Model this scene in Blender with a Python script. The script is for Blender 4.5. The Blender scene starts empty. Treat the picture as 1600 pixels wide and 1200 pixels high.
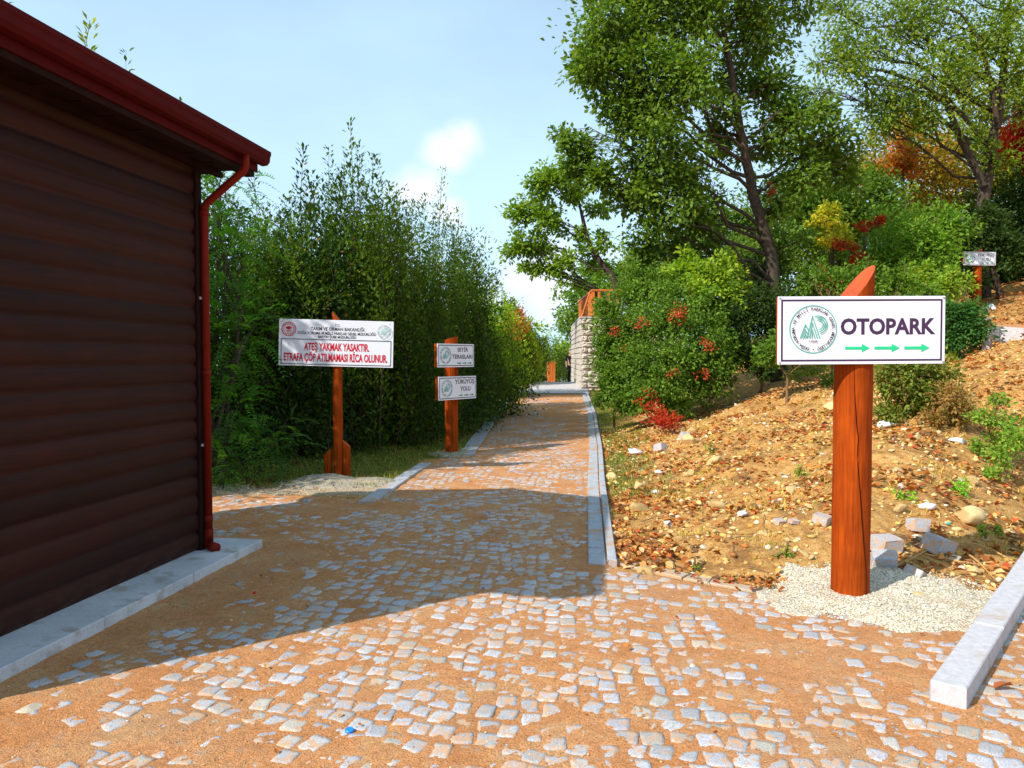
import bpy, math, random
import numpy as np
from mathutils import Vector, Matrix
random.seed(7)
RS = np.random.RandomState(11)
scene = bpy.context.scene
COL = scene.collection
R = math.radians

# ------------------------------------------------------------------ camera
CAM_H = 1.6
PITCH = math.atan(42/1200)
cam_d = bpy.data.cameras.new('camera'); cam = bpy.data.objects.new('camera', cam_d); COL.objects.link(cam)
cam.location = (0, 0, CAM_H); cam.rotation_euler = (R(90)-PITCH, 0, 0)
cam_d.sensor_width = 36; cam_d.lens = 27; cam_d.clip_end = 3000; cam_d.clip_start = .05
scene.camera = cam
scene.render.resolution_x = 1024; scene.render.resolution_y = 768

# ------------------------------------------------------------------ light
SUN_EL = 40.0; SUN_AZ = (-.805, -.593)
w = bpy.data.worlds.new('World'); scene.world = w; w.use_nodes = True
nt = w.node_tree; nt.nodes.clear()
def N(t, **k):
    n = nt.nodes.new(t)
    for a, b in k.items(): setattr(n, a, b)
    return n
out = N('ShaderNodeOutputWorld'); bg = N('ShaderNodeBackground'); sky = N('ShaderNodeTexSky')
sky.sky_type = 'NISHITA'; sky.sun_disc = False; sky.sun_elevation = R(SUN_EL)
sky.sun_rotation = math.atan2(SUN_AZ[0], SUN_AZ[1]); sky.altitude = 200; sky.air_density = 1.0; sky.dust_density = .8; sky.ozone_density = 3.0
tc = N('ShaderNodeTexCoord'); L = nt.links.new
# soft thin cloud veil, thicker low down, and a few puffs
mp = N('ShaderNodeMapping'); mp.inputs['Scale'].default_value = (1, 1, 2.2); L(tc.outputs['Generated'], mp.inputs[0])
nz = N('ShaderNodeTexNoise'); nz.inputs['Scale'].default_value = 3.2; nz.inputs['Detail'].default_value = 7; nz.inputs['Roughness'].default_value = .55
L(mp.outputs[0], nz.inputs['Vector'])
def MATH(op, a, b=None, clamp=False):
    m = N('ShaderNodeMath', operation=op); m.use_clamp = clamp
    for i, v in enumerate((a, b)):
        if v is None: continue
        if isinstance(v, (int, float)): m.inputs[i].default_value = v
        else: L(v, m.inputs[i])
    return m.outputs[0]
sep = N('ShaderNodeSeparateXYZ'); L(tc.outputs['Generated'], sep.inputs[0])
low = MATH('SUBTRACT', 1.0, MATH('MULTIPLY', sep.outputs[2], 2.0), True)
veil = MATH('ADD', MATH('ADD', .50, MATH('MULTIPLY', MATH('SUBTRACT', nz.outputs[0], .5), .35)), MATH('MULTIPLY', low, .46), True)
def puff(px, py, size, sx=1.0):
    d = Vector(((px-800)/1200, 1, (558-py)/1200)).normalized()
    v = N('ShaderNodeVectorMath', operation='SUBTRACT'); L(tc.outputs['Generated'], v.inputs[0]); v.inputs[1].default_value = d
    s = N('ShaderNodeVectorMath', operation='MULTIPLY'); L(v.outputs[0], s.inputs[0]); s.inputs[1].default_value = (1/sx, 1, 1)
    l = N('ShaderNodeVectorMath', operation='LENGTH'); L(s.outputs[0], l.inputs[0])
    n2 = N('ShaderNodeTexNoise'); n2.inputs['Scale'].default_value = 16; n2.inputs['Detail'].default_value = 7; L(tc.outputs['Generated'], n2.inputs['Vector'])
    q = MATH('ADD', MATH('DIVIDE', l.outputs['Value'], size), MATH('MULTIPLY', MATH('SUBTRACT', n2.outputs[0], .5), 2.4))
    mr = N('ShaderNodeMapRange'); mr.interpolation_type = 'SMOOTHSTEP'; L(q, mr.inputs[0])
    mr.inputs[1].default_value = 1.5; mr.inputs[2].default_value = -.1; mr.inputs[3].default_value = 0; mr.inputs[4].default_value = .85
    return mr.outputs[0]
c = MATH('MULTIPLY', veil, 0.0)
for p in ((728, 222, .026, .9), (702, 244, .024, 1.3), (655, 300, .028, 1.6), (700, 330, .022, 1.2), (860, 440, .06, 1.4)):
    c = MATH('MAXIMUM', c, puff(*p))
m0 = N('ShaderNodeMix', data_type='RGBA'); L(veil, m0.inputs[0]); L(sky.outputs[0], m0.inputs[6]); m0.inputs[7].default_value = (7.4, 10.6, 13.4, 1)
mx = N('ShaderNodeMix', data_type='RGBA'); L(c, mx.inputs[0]); L(m0.outputs[2], mx.inputs[6]); mx.inputs[7].default_value = (10.5, 10.8, 11.2, 1)
L(mx.outputs[2], bg.inputs[0]); bg.inputs[1].default_value = .085; L(bg.outputs[0], out.inputs[0])
sun_d = bpy.data.lights.new('sun', 'SUN'); sun_d.energy = 4.6; sun_d.angle = R(.5); sun_d.color = (1, .94, .86)
sun = bpy.data.objects.new('sun', sun_d); COL.objects.link(sun)
ce = math.cos(R(SUN_EL)); hn = math.hypot(*SUN_AZ)
sun.rotation_euler = Vector((SUN_AZ[0]/hn*ce, SUN_AZ[1]/hn*ce, math.sin(R(SUN_EL)))).to_track_quat('Z', 'Y').to_euler()
vs = scene.view_settings; vs.view_transform = 'Standard'; vs.look = 'None'; vs.gamma = 1; vs.exposure = .35
scene.render.engine = 'CYCLES'; scene.cycles.max_bounces = 6; scene.cycles.transparent_max_bounces = 4

# ------------------------------------------------------------------ helpers
def ray(px, py):
    cx, cy = (px-800)/1200, (600-py)/1200
    return Vector((cx, math.cos(PITCH)+cy*math.sin(PITCH), -math.sin(PITCH)+cy*math.cos(PITCH)))
def P(px, py, Y):
    d = ray(px, py); return Vector((0, 0, CAM_H)) + d*(Y/d.y)
def _h(ix, iy, s):
    v = np.sin(ix*127.1+iy*311.7+s*74.7)*43758.5453
    return v-np.floor(v)
def vnoise(x, y, s=0.):
    ix, iy = np.floor(x), np.floor(y); fx, fy = x-ix, y-iy
    fx = fx*fx*(3-2*fx); fy = fy*fy*(3-2*fy)
    a, b, c_, d = _h(ix, iy, s), _h(ix+1, iy, s), _h(ix, iy+1, s), _h(ix+1, iy+1, s)
    return (a*(1-fx)+b*fx)*(1-fy)+(c_*(1-fx)+d*fx)*fy
def fbm(x, y, s=0., o=4):
    r = 0; a = .5
    for k in range(o): r = r+a*vnoise(x*2**k, y*2**k, s+k*3.1); a *= .5
    return r/(1-.5**o)*1.0
def sstep(a, b, x):
    t = np.clip((x-a)/(b-a), 0, 1); return t*t*(3-2*t)
def mesh_np(name, V, F, mats=(), col=None, smooth=False, mi=None):
    """V (n,3), F list of arrays (m,k) - one or several face sizes"""
    if not isinstance(F, (list, tuple)): F = [F]
    F = [f for f in F if len(f)]
    me = bpy.data.meshes.new(name); V = np.asarray(V, dtype=np.float32)
    me.vertices.add(len(V)); me.vertices.foreach_set('co', V.ravel())
    tot = np.concatenate([np.full(len(f), f.shape[1], dtype=np.int32) for f in F]); idx = np.concatenate([f.ravel() for f in F]).astype(np.int32)
    me.loops.add(len(idx)); me.loops.foreach_set('vertex_index', idx)
    me.polygons.add(len(tot)); st = np.zeros(len(tot), dtype=np.int32); st[1:] = np.cumsum(tot)[:-1]
    me.polygons.foreach_set('loop_start', st); me.polygons.foreach_set('loop_total', tot)
    if smooth: me.polygons.foreach_set('use_smooth', np.ones(len(tot), dtype=bool))
    if mi is not None: me.polygons.foreach_set('material_index', np.asarray(mi, dtype=np.int32))
    for m in mats: me.materials.append(m)
    if col is not None:
        a = me.color_attributes.new('tint', 'FLOAT_COLOR', 'POINT')
        cc = np.ones((len(V), 4), dtype=np.float32); cc[:, :3] = col; a.data.foreach_set('color', cc.ravel())
    me.update(calc_edges=True); return me
def link(name, me, parent=None, loc=None):
    o = bpy.data.objects.new(name, me); COL.objects.link(o)
    if parent is not None: o.parent = parent
    if loc is not None: o.location = loc
    return o
def tag(o, label=None, cat=None, group=None, kind=None):
    if label: o['label'] = label
    if cat: o['category'] = cat
    if group: o['group'] = group
    if kind: o['kind'] = kind
    return o
def empty(name, loc=(0, 0, 0), rz=0, label=None, cat=None, group=None):
    o = bpy.data.objects.new(name, None); COL.objects.link(o); o.location = loc; o.rotation_euler = (0, 0, rz)
    o.empty_display_size = .1
    return tag(o, label, cat, group)
class MB:
    """collects geometry: verts and faces of one mesh"""
    def __init__(s): s.V = []; s.F = []; s.n = 0; s.M = []
    def add(s, V, F, m=0):
        F = [tuple(i+s.n for i in f) for f in F]
        s.V.append(np.asarray(V, dtype=float).reshape(-1, 3)); s.F += F; s.M += [m]*len(F); s.n += len(s.V[-1])
    def box(s, a, b, m=0, bev=0.):
        x0, y0, z0 = a; x1, y1, z1 = b
        if bev <= 0:
            V = [(x, y, z) for z in (z0, z1) for y in (y0, y1) for x in (x0, x1)]
            s.add(V, [(0, 2, 3, 1), (4, 5, 7, 6), (0, 1, 5, 4), (2, 6, 7, 3), (0, 4, 6, 2), (1, 3, 7, 5)], m); return
        V = []; k = bev
        for (z, i) in ((z0, k), (z0+k, 0), (z1-k, 0), (z1, k)):
            V += [(x0+i, y0+k if i == 0 else y0+k, z), (x0+k, y0+i, z), (x1-k, y0+i, z), (x1-i, y0+k, z),
                  (x1-i, y1-k, z), (x1-k, y1-i, z), (x0+k, y1-i, z), (x0+i, y1-k, z)]
        F = [tuple(range(7, -1, -1)), tuple(range(24, 32))]
        for r_ in range(3):
            for j in range(8):
                a_, b_ = r_*8+j, r_*8+(j+1) % 8; F.append((a_, b_, b_+8, a_+8))
        s.add(V, F, m)
    def tube(s, pts, rad, n=8, m=0, cap=True):
        pts = [Vector(p) for p in pts]
        if not hasattr(rad, '__len__'): rad = [rad]*len(pts)
        V = []; up = Vector((.13, .21, .97)).normalized()
        for i, p in enumerate(pts):
            t = (pts[min(i+1, len(pts)-1)]-pts[max(i-1, 0)]).normalized()
            if i == 0:
                a = t.cross(up)
                if a.length < .1: a = t.cross(Vector((1, 0, 0)))
                a.normalize()
            else:
                a = (a - t*a.dot(t)).normalized()
            b = t.cross(a)
            for j in range(n):
                q = 2*math.pi*j/n; V.append(p+(a*math.cos(q)+b*math.sin(q))*rad[i])
        F = []
        for i in range(len(pts)-1):
            for j in range(n):
                F.append((i*n+j, i*n+(j+1) % n, (i+1)*n+(j+1) % n, (i+1)*n+j))
        if cap: F.append(tuple(range(n-1, -1, -1))); F.append(tuple((len(pts)-1)*n+j for j in range(n)))
        s.add([tuple(v) for v in V], F, m)
    def build(s, name, mats, parent=None, smooth=False, loc=None):
        if not isinstance(mats, (list, tuple)): mats = [mats]
        me = bpy.data.meshes.new(name); me.from_pydata(np.concatenate(s.V).tolist(), [], s.F)
        for m in mats: me.materials.append(m)
        if len(mats) > 1: me.polygons.foreach_set('material_index', s.M)
        if smooth: me.polygons.foreach_set('use_smooth', [True]*len(me.polygons))
        me.update(); return link(name, me, parent, loc)

# ------------------------------------------------------------------ materials
def mat(name):
    m = bpy.data.materials.new(name); m.use_nodes = True
    t = m.node_tree; b = t.nodes['Principled BSDF']; return m, t, b
def tn(t, ty, ins=None, **k):
    n = t.nodes.new(ty)
    for a, b in k.items(): setattr(n, a, b)
    for a, b in (ins or {}).items():
        if hasattr(b, 'is_output') or isinstance(b, bpy.types.NodeSocket): t.links.new(b, n.inputs[a])
        else: n.inputs[a].default_value = b
    return n
def noise(t, vec, scale, detail=4, rough=.55, dist=0):
    return tn(t, 'ShaderNodeTexNoise', {'Vector': vec, 'Scale': scale, 'Detail': detail, 'Roughness': rough, 'Distortion': dist}).outputs[0]
def ramp(t, fac, stops):
    r = tn(t, 'ShaderNodeValToRGB', {'Fac': fac}); e = r.color_ramp.elements
    while len(e) < len(stops): e.new(.5)
    for i, (p, c_) in enumerate(stops): e[i].position = p; e[i].color = (*c_, 1) if hasattr(c_, '__len__') else (c_, c_, c_, 1)
    return r.outputs[0]
def mixc(t, f, a, b, mode='MIX'):
    n = t.nodes.new('ShaderNodeMix'); n.data_type = 'RGBA'; n.blend_type = mode
    for i, v in ((0, f), (6, a), (7, b)):
        if isinstance(v, bpy.types.NodeSocket): t.links.new(v, n.inputs[i])
        else: n.inputs[i].default_value = v if i == 0 else (*v, 1)
    return n.outputs[2]
def bump(t, b, h, strength=.5, dist=.01):
    n = tn(t, 'ShaderNodeBump', {'Height': h, 'Strength': strength, 'Distance': dist}); t.links.new(n.outputs[0], b.inputs['Normal'])
def setc(t, b, c_, rough=.8, spec=.3):
    if isinstance(c_, bpy.types.NodeSocket): t.links.new(c_, b.inputs['Base Color'])
    else: b.inputs['Base Color'].default_value = (*c_, 1)
    b.inputs['Roughness'].default_value = rough; b.inputs['Specular IOR Level'].default_value = spec
def objco(t): return tn(t, 'ShaderNodeTexCoord').outputs['Object']
def geopos(t): return tn(t, 'ShaderNodeNewGeometry').outputs['Position']
def attr(t, n='tint'): return tn(t, 'ShaderNodeAttribute', attribute_name=n).outputs['Color']
def simple(name, c_, rough=.6, spec=.3, var=.15, sc=20, bmp=.15):
    m, t, b = mat(name); co = objco(t); n = noise(t, co, sc)
    f = ramp(t, n, [(.3, 1-var), (.7, 1+var)])
    setc(t, b, mixc(t, 1.0, c_, f, 'MULTIPLY'), rough, spec)
    if bmp: bump(t, b, n, bmp, .004)
    return m
def wood_mat(name, c1, c2, rough=.55, grain=(9, 9, .8), bmp=.25, spec=.3, axis=2):
    m, t, b = mat(name); co = objco(t)
    g = [60, 60, 60]; g[axis] = 3
    mp_ = tn(t, 'ShaderNodeMapping', {'Vector': co, 'Scale': tuple(g)}).outputs[0]
    n = noise(t, mp_, 1, 5, .6, .3); n2 = noise(t, co, 5, 3)
    col = mixc(t, ramp(t, n, [(.35, 0.), (.7, 1.)]), c1, c2)
    col = mixc(t, 1.0, col, ramp(t, n2, [(.3, .8), (.7, 1.12)]), 'MULTIPLY')
    setc(t, b, col, rough, spec); bump(t, b, n, bmp, .004); return m
def leaf_mat(name, trans=.38, rough=.6, spec=.16):
    m, t, b = mat(name); c_ = attr(t)
    if name == 'foliage': c_ = mixc(t, 1.0, c_, (1.8, 1.5, 1.15), 'MULTIPLY')
    setc(t, b, c_, rough, spec)
    tr = tn(t, 'ShaderNodeBsdfTranslucent'); t.links.new(mixc(t, 1.0, c_, (1.5, 1.6, .5), 'MULTIPLY'), tr.inputs[0])
    mx_ = tn(t, 'ShaderNodeMixShader', {0: trans}); o = t.nodes['Material Output']
    t.links.new(b.outputs[0], mx_.inputs[1]); t.links.new(tr.outputs[0], mx_.inputs[2]); t.links.new(mx_.outputs[0], o.inputs[0])
    return m
M = {}
M['leaf'] = leaf_mat('foliage')
M['dry'] = leaf_mat('dry_leaf', .12, .8, .15)
M['bark'] = simple('bark', (.075, .055, .04), .9, .1, .45, 14, .8)
M['twig'] = simple('twig', (.22, .13, .07), .9, .1, .3, 30, .3)
M['post'] = wood_mat('orange_stained_wood', (.40, .066, .004), (.22, .028, .003), spec=.08, rough=.8, bmp=.5)
M['post_end'] = wood_mat('orange_wood_end', (.58, .10, .018), (.42, .06, .012), axis=0)
M['rail'] = wood_mat('orange_rail_wood', (.70, .20, .035), (.50, .12, .02))
M['crack'] = simple('crack_dark', (.03, .008, .004), .95, .05)
M['white'] = simple('sign_white', (.78, .80, .86), .35, .3, .02, 3, 0)
M['black'] = simple('vinyl_black', (.028, .018, .03), .4, .3, .05, 5, 0)
M['purple'] = simple('vinyl_purple', (.06, .025, .075), .4, .3, .05, 5, 0)
M['red'] = simple('vinyl_red', (.62, .012, .03), .4, .3, .05, 5, 0)
M['green'] = simple('vinyl_green', (.02, .58, .25), .4, .3, .05, 5, 0)
M['dgreen'] = simple('vinyl_dark_green', (.02, .25, .13), .4, .3, .05, 5, 0)
M['teal'] = simple('vinyl_teal', (.08, .42, .32), .4, .3, .05, 5, 0)
M['screw'] = simple('screw_steel', (.25, .25, .26), .4, .6)
# hut
def log_mat():
    m, t, b = mat('hut_log_wood'); co = objco(t)
    g = tn(t, 'ShaderNodeMapping', {'Vector': co, 'Scale': (40, 2.2, 40)}).outputs[0]
    n = noise(t, g, 1, 5, .6, .4); n2 = noise(t, co, 2.1, 4)
    col = mixc(t, ramp(t, n, [(.3, 0.), (.72, 1.)]), (.036, .0088, .005), (.019, .005, .0033))
    col = mixc(t, ramp(t, n2, [(.45, 0.), (.75, .55)]), col, (.046, .009, .004))
    se = tn(t, 'ShaderNodeSeparateXYZ', {0: co}); lg = tn(t, 'ShaderNodeMath', {0: tn(t, 'ShaderNodeMath', {0: se.outputs[2], 1: .085}, operation='SUBTRACT').outputs[0], 1: .146}, operation='DIVIDE').outputs[0]
    fl = tn(t, 'ShaderNodeMath', {0: lg}, operation='FLOOR').outputs[0]; wn = tn(t, 'ShaderNodeTexWhiteNoise', {'W': fl}, noise_dimensions='1D').outputs[0]
    col = mixc(t, 1.0, col, ramp(t, wn, [(0, .72), (1, 1.25)]), 'MULTIPLY')
    sp = tn(t, 'ShaderNodeTexNoise', {'Vector': tn(t, 'ShaderNodeMapping', {'Vector': co, 'Scale': (5, 5, 12)}).outputs[0], 'Scale': 1.6, 'Detail': 3}).outputs[0]
    col = mixc(t, ramp(t, se.outputs[2], [(.02, .35), (.25, 0.)]), col, mixc(t, ramp(t, sp, [(.45, 0.), (.6, 1.)]), col, (.10, .052, .028)))
    setc(t, b, col, .6, .18); bump(t, b, n, .25, .003); return m
M['log'] = log_mat()
M['soffit'] = simple('soffit_dark_wood', (.018, .006, .004), .7, .1, .3, 8, .2)
M['strip'] = simple('orange_trim', (.35, .06, .012), .7, .2, .4, 6, .2)
M['gutter'] = simple('gutter_dark_red_metal', (.070, .003, .0035), .7, .12, .08, 9, .03)
M['pipe'] = simple('downspout_red_metal', (.17, .010, .003), .6, .15, .12, 7, .05)
M['roof'] = simple('roof_red_sheet', (.10, .008, .006), .6, .2, .15, 6, .05)
M['steel'] = simple('galvanised', (.4, .4, .41), .35, .6)
def slab_mat():
    m, t, b = mat('pale_marble_slab'); co = geopos(t); n = noise(t, co, 3, 6); n2 = noise(t, co, 60, 3); n3 = noise(t, co, 5.5, 5)
    col = ramp(t, n, [(.3, (.50, .50, .52)), (.7, (.66, .65, .66))])
    col = mixc(t, ramp(t, n3, [(.55, 0.), (.66, .6)]), col, (.33, .25, .17)); col = mixc(t, 1.0, col, ramp(t, n2, [(.3, .88), (.7, 1.08)]), 'MULTIPLY')
    setc(t, b, col, .6, .3); bump(t, b, n2, .2, .003); return m
M['slab'] = slab_mat()
def kerb_mat(name, a, c_, dirt=(.50, .27, .12), dl=.52):
    m, t, b = mat(name); co = geopos(t); n = noise(t, co, 220, 2, .6); n2 = noise(t, co, 4, 5); n3 = noise(t, co, 26, 4)
    col = mixc(t, ramp(t, n, [(.35, 0.), (.65, 1.)]), a, c_)
    col = mixc(t, 1.0, col, ramp(t, n3, [(.3, .85), (.7, 1.1)]), 'MULTIPLY')
    col = mixc(t, ramp(t, n2, [(dl, 0.), (dl+.12, .8)]), col, dirt)
    setc(t, b, col, .75, .3); bump(t, b, n3, .3, .004); return m
M['kerb'] = kerb_mat('granite_kerb', (.33, .35, .38), (.50, .51, .53))
M['kerb_conc'] = kerb_mat('concrete_kerb', (.46, .44, .45), (.58, .56, .57), (.45, .34, .25), .55)
M['kerb_buried'] = kerb_mat('buried_kerb', (.40, .33, .25), (.50, .43, .33), (.52, .33, .18), .44)
def granite():
    m, t, b = mat('granite_cobble'); co = geopos(t); n = noise(t, co, 300, 2, .7); n1 = noise(t, co, 120, 3)
    col = ramp(t, n, [(.34, (.08, .08, .083)), (.46, (.36, .36, .365)), (.58, (.58, .575, .565))])
    col = mixc(t, 1.0, col, attr(t), 'MULTIPLY')
    s = noise(t, co, 26, 6, .66); sc = noise(t, co, 2.2, 3)
    f = tn(t, 'ShaderNodeMath', {0: s, 1: tn(t, 'ShaderNodeMath', {0: sc, 1: .35}, operation='MULTIPLY').outputs[0]}, operation='ADD').outputs[0]
    col = mixc(t, ramp(t, f, [(.67, 0.), (.76, .85)]), col, (.58, .33, .17))
    setc(t, b, col, .75, .3); bump(t, b, n1, .5, .004); return m
M['granite'] = granite()
def sand():
    m, t, b = mat('orange_sand'); co = geopos(t); n = noise(t, co, 2.6, 5); n2 = noise(t, co, 110, 3, .75); n3 = noise(t, co, 30, 5, .7); n4 = noise(t, co, 14, 4)
    col = ramp(t, n, [(.3, (.66, .275, .10)), (.5, (.74, .335, .135)), (.72, (.75, .42, .19))])
    col = mixc(t, ramp(t, n2, [(.36, .75), (.5, 0.)]), col, (.30, .12, .04))
    col = mixc(t, ramp(t, n2, [(.6, 0.), (.7, .7)]), col, (.85, .58, .34))
    col = mixc(t, 1.0, col, ramp(t, n3, [(.3, .78), (.7, 1.15)]), 'MULTIPLY')
    col = mixc(t, ramp(t, n4, [(.56, 0.), (.72, .45)]), col, (.52, .40, .28)); n5 = noise(t, co, 1.1, 5); col = mixc(t, ramp(t, n5, [(.50, 0.), (.68, .4)]), col, (.50, .31, .18)); col = mixc(t, ramp(t, noise(t, co, 5, 6, .7), [(.54, 0.), (.66, .35)]), col, (.42, .21, .10))
    setc(t, b, col, .95, .1)
    h = tn(t, 'ShaderNodeMath', {0: n2, 1: n3}, operation='ADD').outputs[0]; bump(t, b, h, 1.0, .014); return m
M['sand'] = sand()
def ground_mat():
    m, t, b = mat('ground_soil'); co = geopos(t); at = attr(t); s = tn(t, 'ShaderNodeSeparateColor', {0: at})
    n = noise(t, co, 1.6, 6, .6); n2 = noise(t, co, 60, 4, .7); n3 = noise(t, co, 12, 5, .65)
    col = ramp(t, n3, [(.28, (.30, .13, .04)), (.45, (.54, .27, .075)), (.6, (.66, .39, .13)), (.75, (.72, .50, .24))])
    col = mixc(t, ramp(t, n, [(.35, 0.), (.7, .4)]), col, (.36, .17, .055))
    col = mixc(t, ramp(t, n2, [(.33, .8), (.46, 0.)]), col, (.10, .05, .02))
    col = mixc(t, ramp(t, n2, [(.58, 0.), (.7, .8)]), col, (.66, .48, .25))
    g = ramp(t, n2, [(.3, (.06, .085, .016)), (.7, (.17, .19, .045))])
    def m_(ch, th=.0):
        q = tn(t, 'ShaderNodeMath', {0: s.outputs[ch], 1: n3}, operation='ADD').outputs[0]
        return ramp(t, q, [(.72, 0.), (.98, 1.)])
    col = mixc(t, ramp(t, noise(t, co, 3.2, 6, .7), [(.52, 0.), (.64, .65)]), col, (.17, .085, .035))
    col = mixc(t, m_(0), col, g)
    col = mixc(t, m_(1), col, ramp(t, n2, [(.35, (.33, .24, .15)), (.6, (.60, .48, .33))]))
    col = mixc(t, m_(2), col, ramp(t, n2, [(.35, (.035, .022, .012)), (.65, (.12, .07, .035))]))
    setc(t, b, col, .95, .1); h = tn(t, 'ShaderNodeMath', {0: n2, 1: n3}, operation='ADD').outputs[0]; bump(t, b, h, .9, .02); return m
M['ground'] = ground_mat()
def rock_mat(name, a, b_, c_):
    m, t, b = mat(name); co = objco(t); n = noise(t, co, 3, 5); n2 = noise(t, co, 18, 4, .65)
    rnd = tn(t, 'ShaderNodeObjectInfo').outputs['Random']
    col = mixc(t, ramp(t, n, [(.35, 0.), (.65, 1.)]), a, b_); col = mixc(t, ramp(t, n2, [(.55, 0.), (.72, .7)]), col, c_)
    col = mixc(t, 1.0, col, ramp(t, rnd, [(0, (.75, .68, .55)), (.5, (1., .97, .93)), (1, (1.15, 1.15, 1.2))]), 'MULTIPLY')
    setc(t, b, col, .85, .2); bump(t, b, n2, .5, .03); return m
M['rock'] = rock_mat('yellow_limestone', (.62, .42, .17), (.70, .54, .28), (.45, .26, .09))
M['pale_rock'] = rock_mat('pale_limestone', (.70, .62, .50), (.78, .72, .62), (.5, .38, .2))
def tinted(name, rough=.9, sc=40):
    m, t, b = mat(name); n = noise(t, geopos(t), sc, 4)
    setc(t, b, mixc(t, 1.0, attr(t), ramp(t, n, [(.3, .72), (.7, 1.2)]), 'MULTIPLY'), rough, .15); bump(t, b, n, .5, .005); return m
M['pebble'] = tinted('pebble')
def gravel_m(name='white_gravel', k=1.):
    m, t, b = mat(name); co = geopos(t); v = tn(t, 'ShaderNodeTexVoronoi', {'Vector': co, 'Scale': 75.}); n = noise(t, co, 6, 5)
    col = ramp(t, v.outputs['Distance'], [(.1, (.80*k, .72*k, .58*k)), (.5, (.66*k, .58*k, .44*k)), (.8, (.30*k, .25*k, .17*k))])
    col = mixc(t, ramp(t, n, [(.52, 0.), (.68, .6)]), col, (.58, .42, .26))
    setc(t, b, col, .95, .1); i = tn(t, 'ShaderNodeMath', {0: 1., 1: v.outputs['Distance']}, operation='SUBTRACT').outputs[0]; bump(t, b, i, .8, .012); return m
M['gravel'] = gravel_m(); M['gravel_tan'] = gravel_m('tan_gravel', .62)
def wallstone():
    m, t, b = mat('split_stone'); co = objco(t); n = noise(t, co, 9, 5); n2 = noise(t, co, 50, 3)
    col = ramp(t, n, [(.3, (.42, .36, .30)), (.7, (.62, .56, .48))]); col = mixc(t, 1.0, col, ramp(t, n2, [(.3, .85), (.7, 1.1)]), 'MULTIPLY')
    setc(t, b, col, .9, .2); bump(t, b, n, .6, .03); return m
M['wallstone'] = wallstone()
M['plastic'] = simple('white_plastic', (.80, .80, .82), .4, .4, .1, 20, .2)
M['blue'] = simple('blue_plastic', (.01, .22, .75), .35, .5, .03, 5, 0)
M['cyan'] = simple('green_plastic', (.03, .45, .35), .35, .5, .03, 5, 0)

# ------------------------------------------------------------------ lay of the land
YK = [5.78, 9.5, 13.5, 20.5, 26.3, 28.5, 45, 90]; XK = [.75, 1.11, 1.54, 2.20, 2.57, 2.66, 3.9, 6]
YLf = [8.46, 11.3, 12.0, 12.2, 15.5, 18.8, 24, 28, 33, 45, 90]; XLf = [-1.43, -1.22, -1.15, -.62, -.52, -.39, 0., .47, .80, 1.6, 4]
def Xk(y): return np.interp(y, YK, XK)
def Xl(y): return np.interp(y, YLf, XLf)
def YL(x): return np.interp(x, [.75, 1.61, 2.62, 3.2, 6], [5.78, 5.12, 4.55, 4.3, 3.4])
def kr(x, y): return (x-1.94)*.76-(y-3.49)*.65
def H(x, y):
    x = np.asarray(x, dtype=float); y = np.asarray(y, dtype=float)
    t = np.minimum(x-Xk(y), y-YL(x))-.25
    # the path end of the bank
    tt = np.where(t > 0, np.sqrt(np.maximum(t, 0)**2+.15)-.387, 0)
    tt = np.where(tt > 15, 15+(tt-15)*.5, tt)
    f = sstep(.1, -1.7, kr(x, y)); f = np.maximum(.04+.96*f, sstep(6.5, 12, y))
    h = .275*tt*f
    bumpy = sstep(.1, .8, t)*f
    h = h+bumpy*((fbm(x*1.3, y*1.3, 2.)-.5)*.26+(fbm(x*5, y*5, 5.)-.5)*.10+(fbm(x*14, y*14, 8.)-.5)*.036)
    h = h+.5*sstep(17, 33, y)-np.maximum(y-33, 0)*.045-.0006*np.maximum(y-60, 0)**1.2
    lf = np.maximum(Xl(y)-x, 0)*(y > 8.4)
    h = h+sstep(0, 1.2, lf)*(fbm(x*2, y*2, 9.)-.45)*.10
    return h
def Hs(x, y): return float(H(np.array([x]), np.array([y]))[0])
def hit(px, py, y0=1.5, y1=60):
    d = ray(px, py); o = Vector((0, 0, CAM_H))
    ys = np.arange(y0, y1, .02); k = ys/d.y; z = CAM_H+d.z*k; x = d.x*k; h = H(x, ys); i = np.argmax(z <= h)
    if z[i] > h[i]: i = len(ys)-1
    return Vector((x[i], ys[i], h[i]))
def inside(x, y):
    """signed measure: how far a point is inside the paved area"""
    sB = np.where(y > 5.5, np.minimum(x-Xl(y), Xk(y)-x), -1)
    back = np.interp(x, [-12, -3.3, -1.43, .8], [9.6, 8.75, 8.5, 8.5])
    sA = np.where(x <= .75, back-y, YL(x)-y-.02)
    sC = np.minimum(kr(x, y)-.02, 9-y)
    return np.maximum(np.maximum(sB, sA), sC)
def axis_(lo, hi, step, far, g=1.09):
    a = list(np.arange(lo, hi, step)); s = step; v = a[-1]
    while v < far[1]: s *= g; v += s; a.append(v)
    s = step; v = lo; b = []
    while v > far[0]: s *= g; v -= s; b.append(v)
    return np.array(b[::-1]+a)
def grid(xs, ys):
    X, Y = np.meshgrid(xs, ys); nx, ny = len(xs), len(ys); i = np.arange(nx*ny).reshape(ny, nx)
    F = np.stack([i[:-1, :-1].ravel(), i[:-1, 1:].ravel(), i[1:, 1:].ravel(), i[1:, :-1].ravel()], 1)
    return X.ravel(), Y.ravel(), F
xs = axis_(-4, 9, .045, (-900, 900)); ys = axis_(2.2, 17, .05, (-300, 1500), 1.07)
gx, gy, gF = grid(xs, ys); s_in = inside(gx, gy)
gz = H(gx, gy)-.03*sstep(.0, .15, s_in)
grassL = sstep(.0, .4, Xl(gy)-gx)*sstep(3.6, 2.2, Xl(gy)-gx)*(gy > 9.3)*(gy < 24)*sstep(9.3, 10.3, gy)
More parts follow.
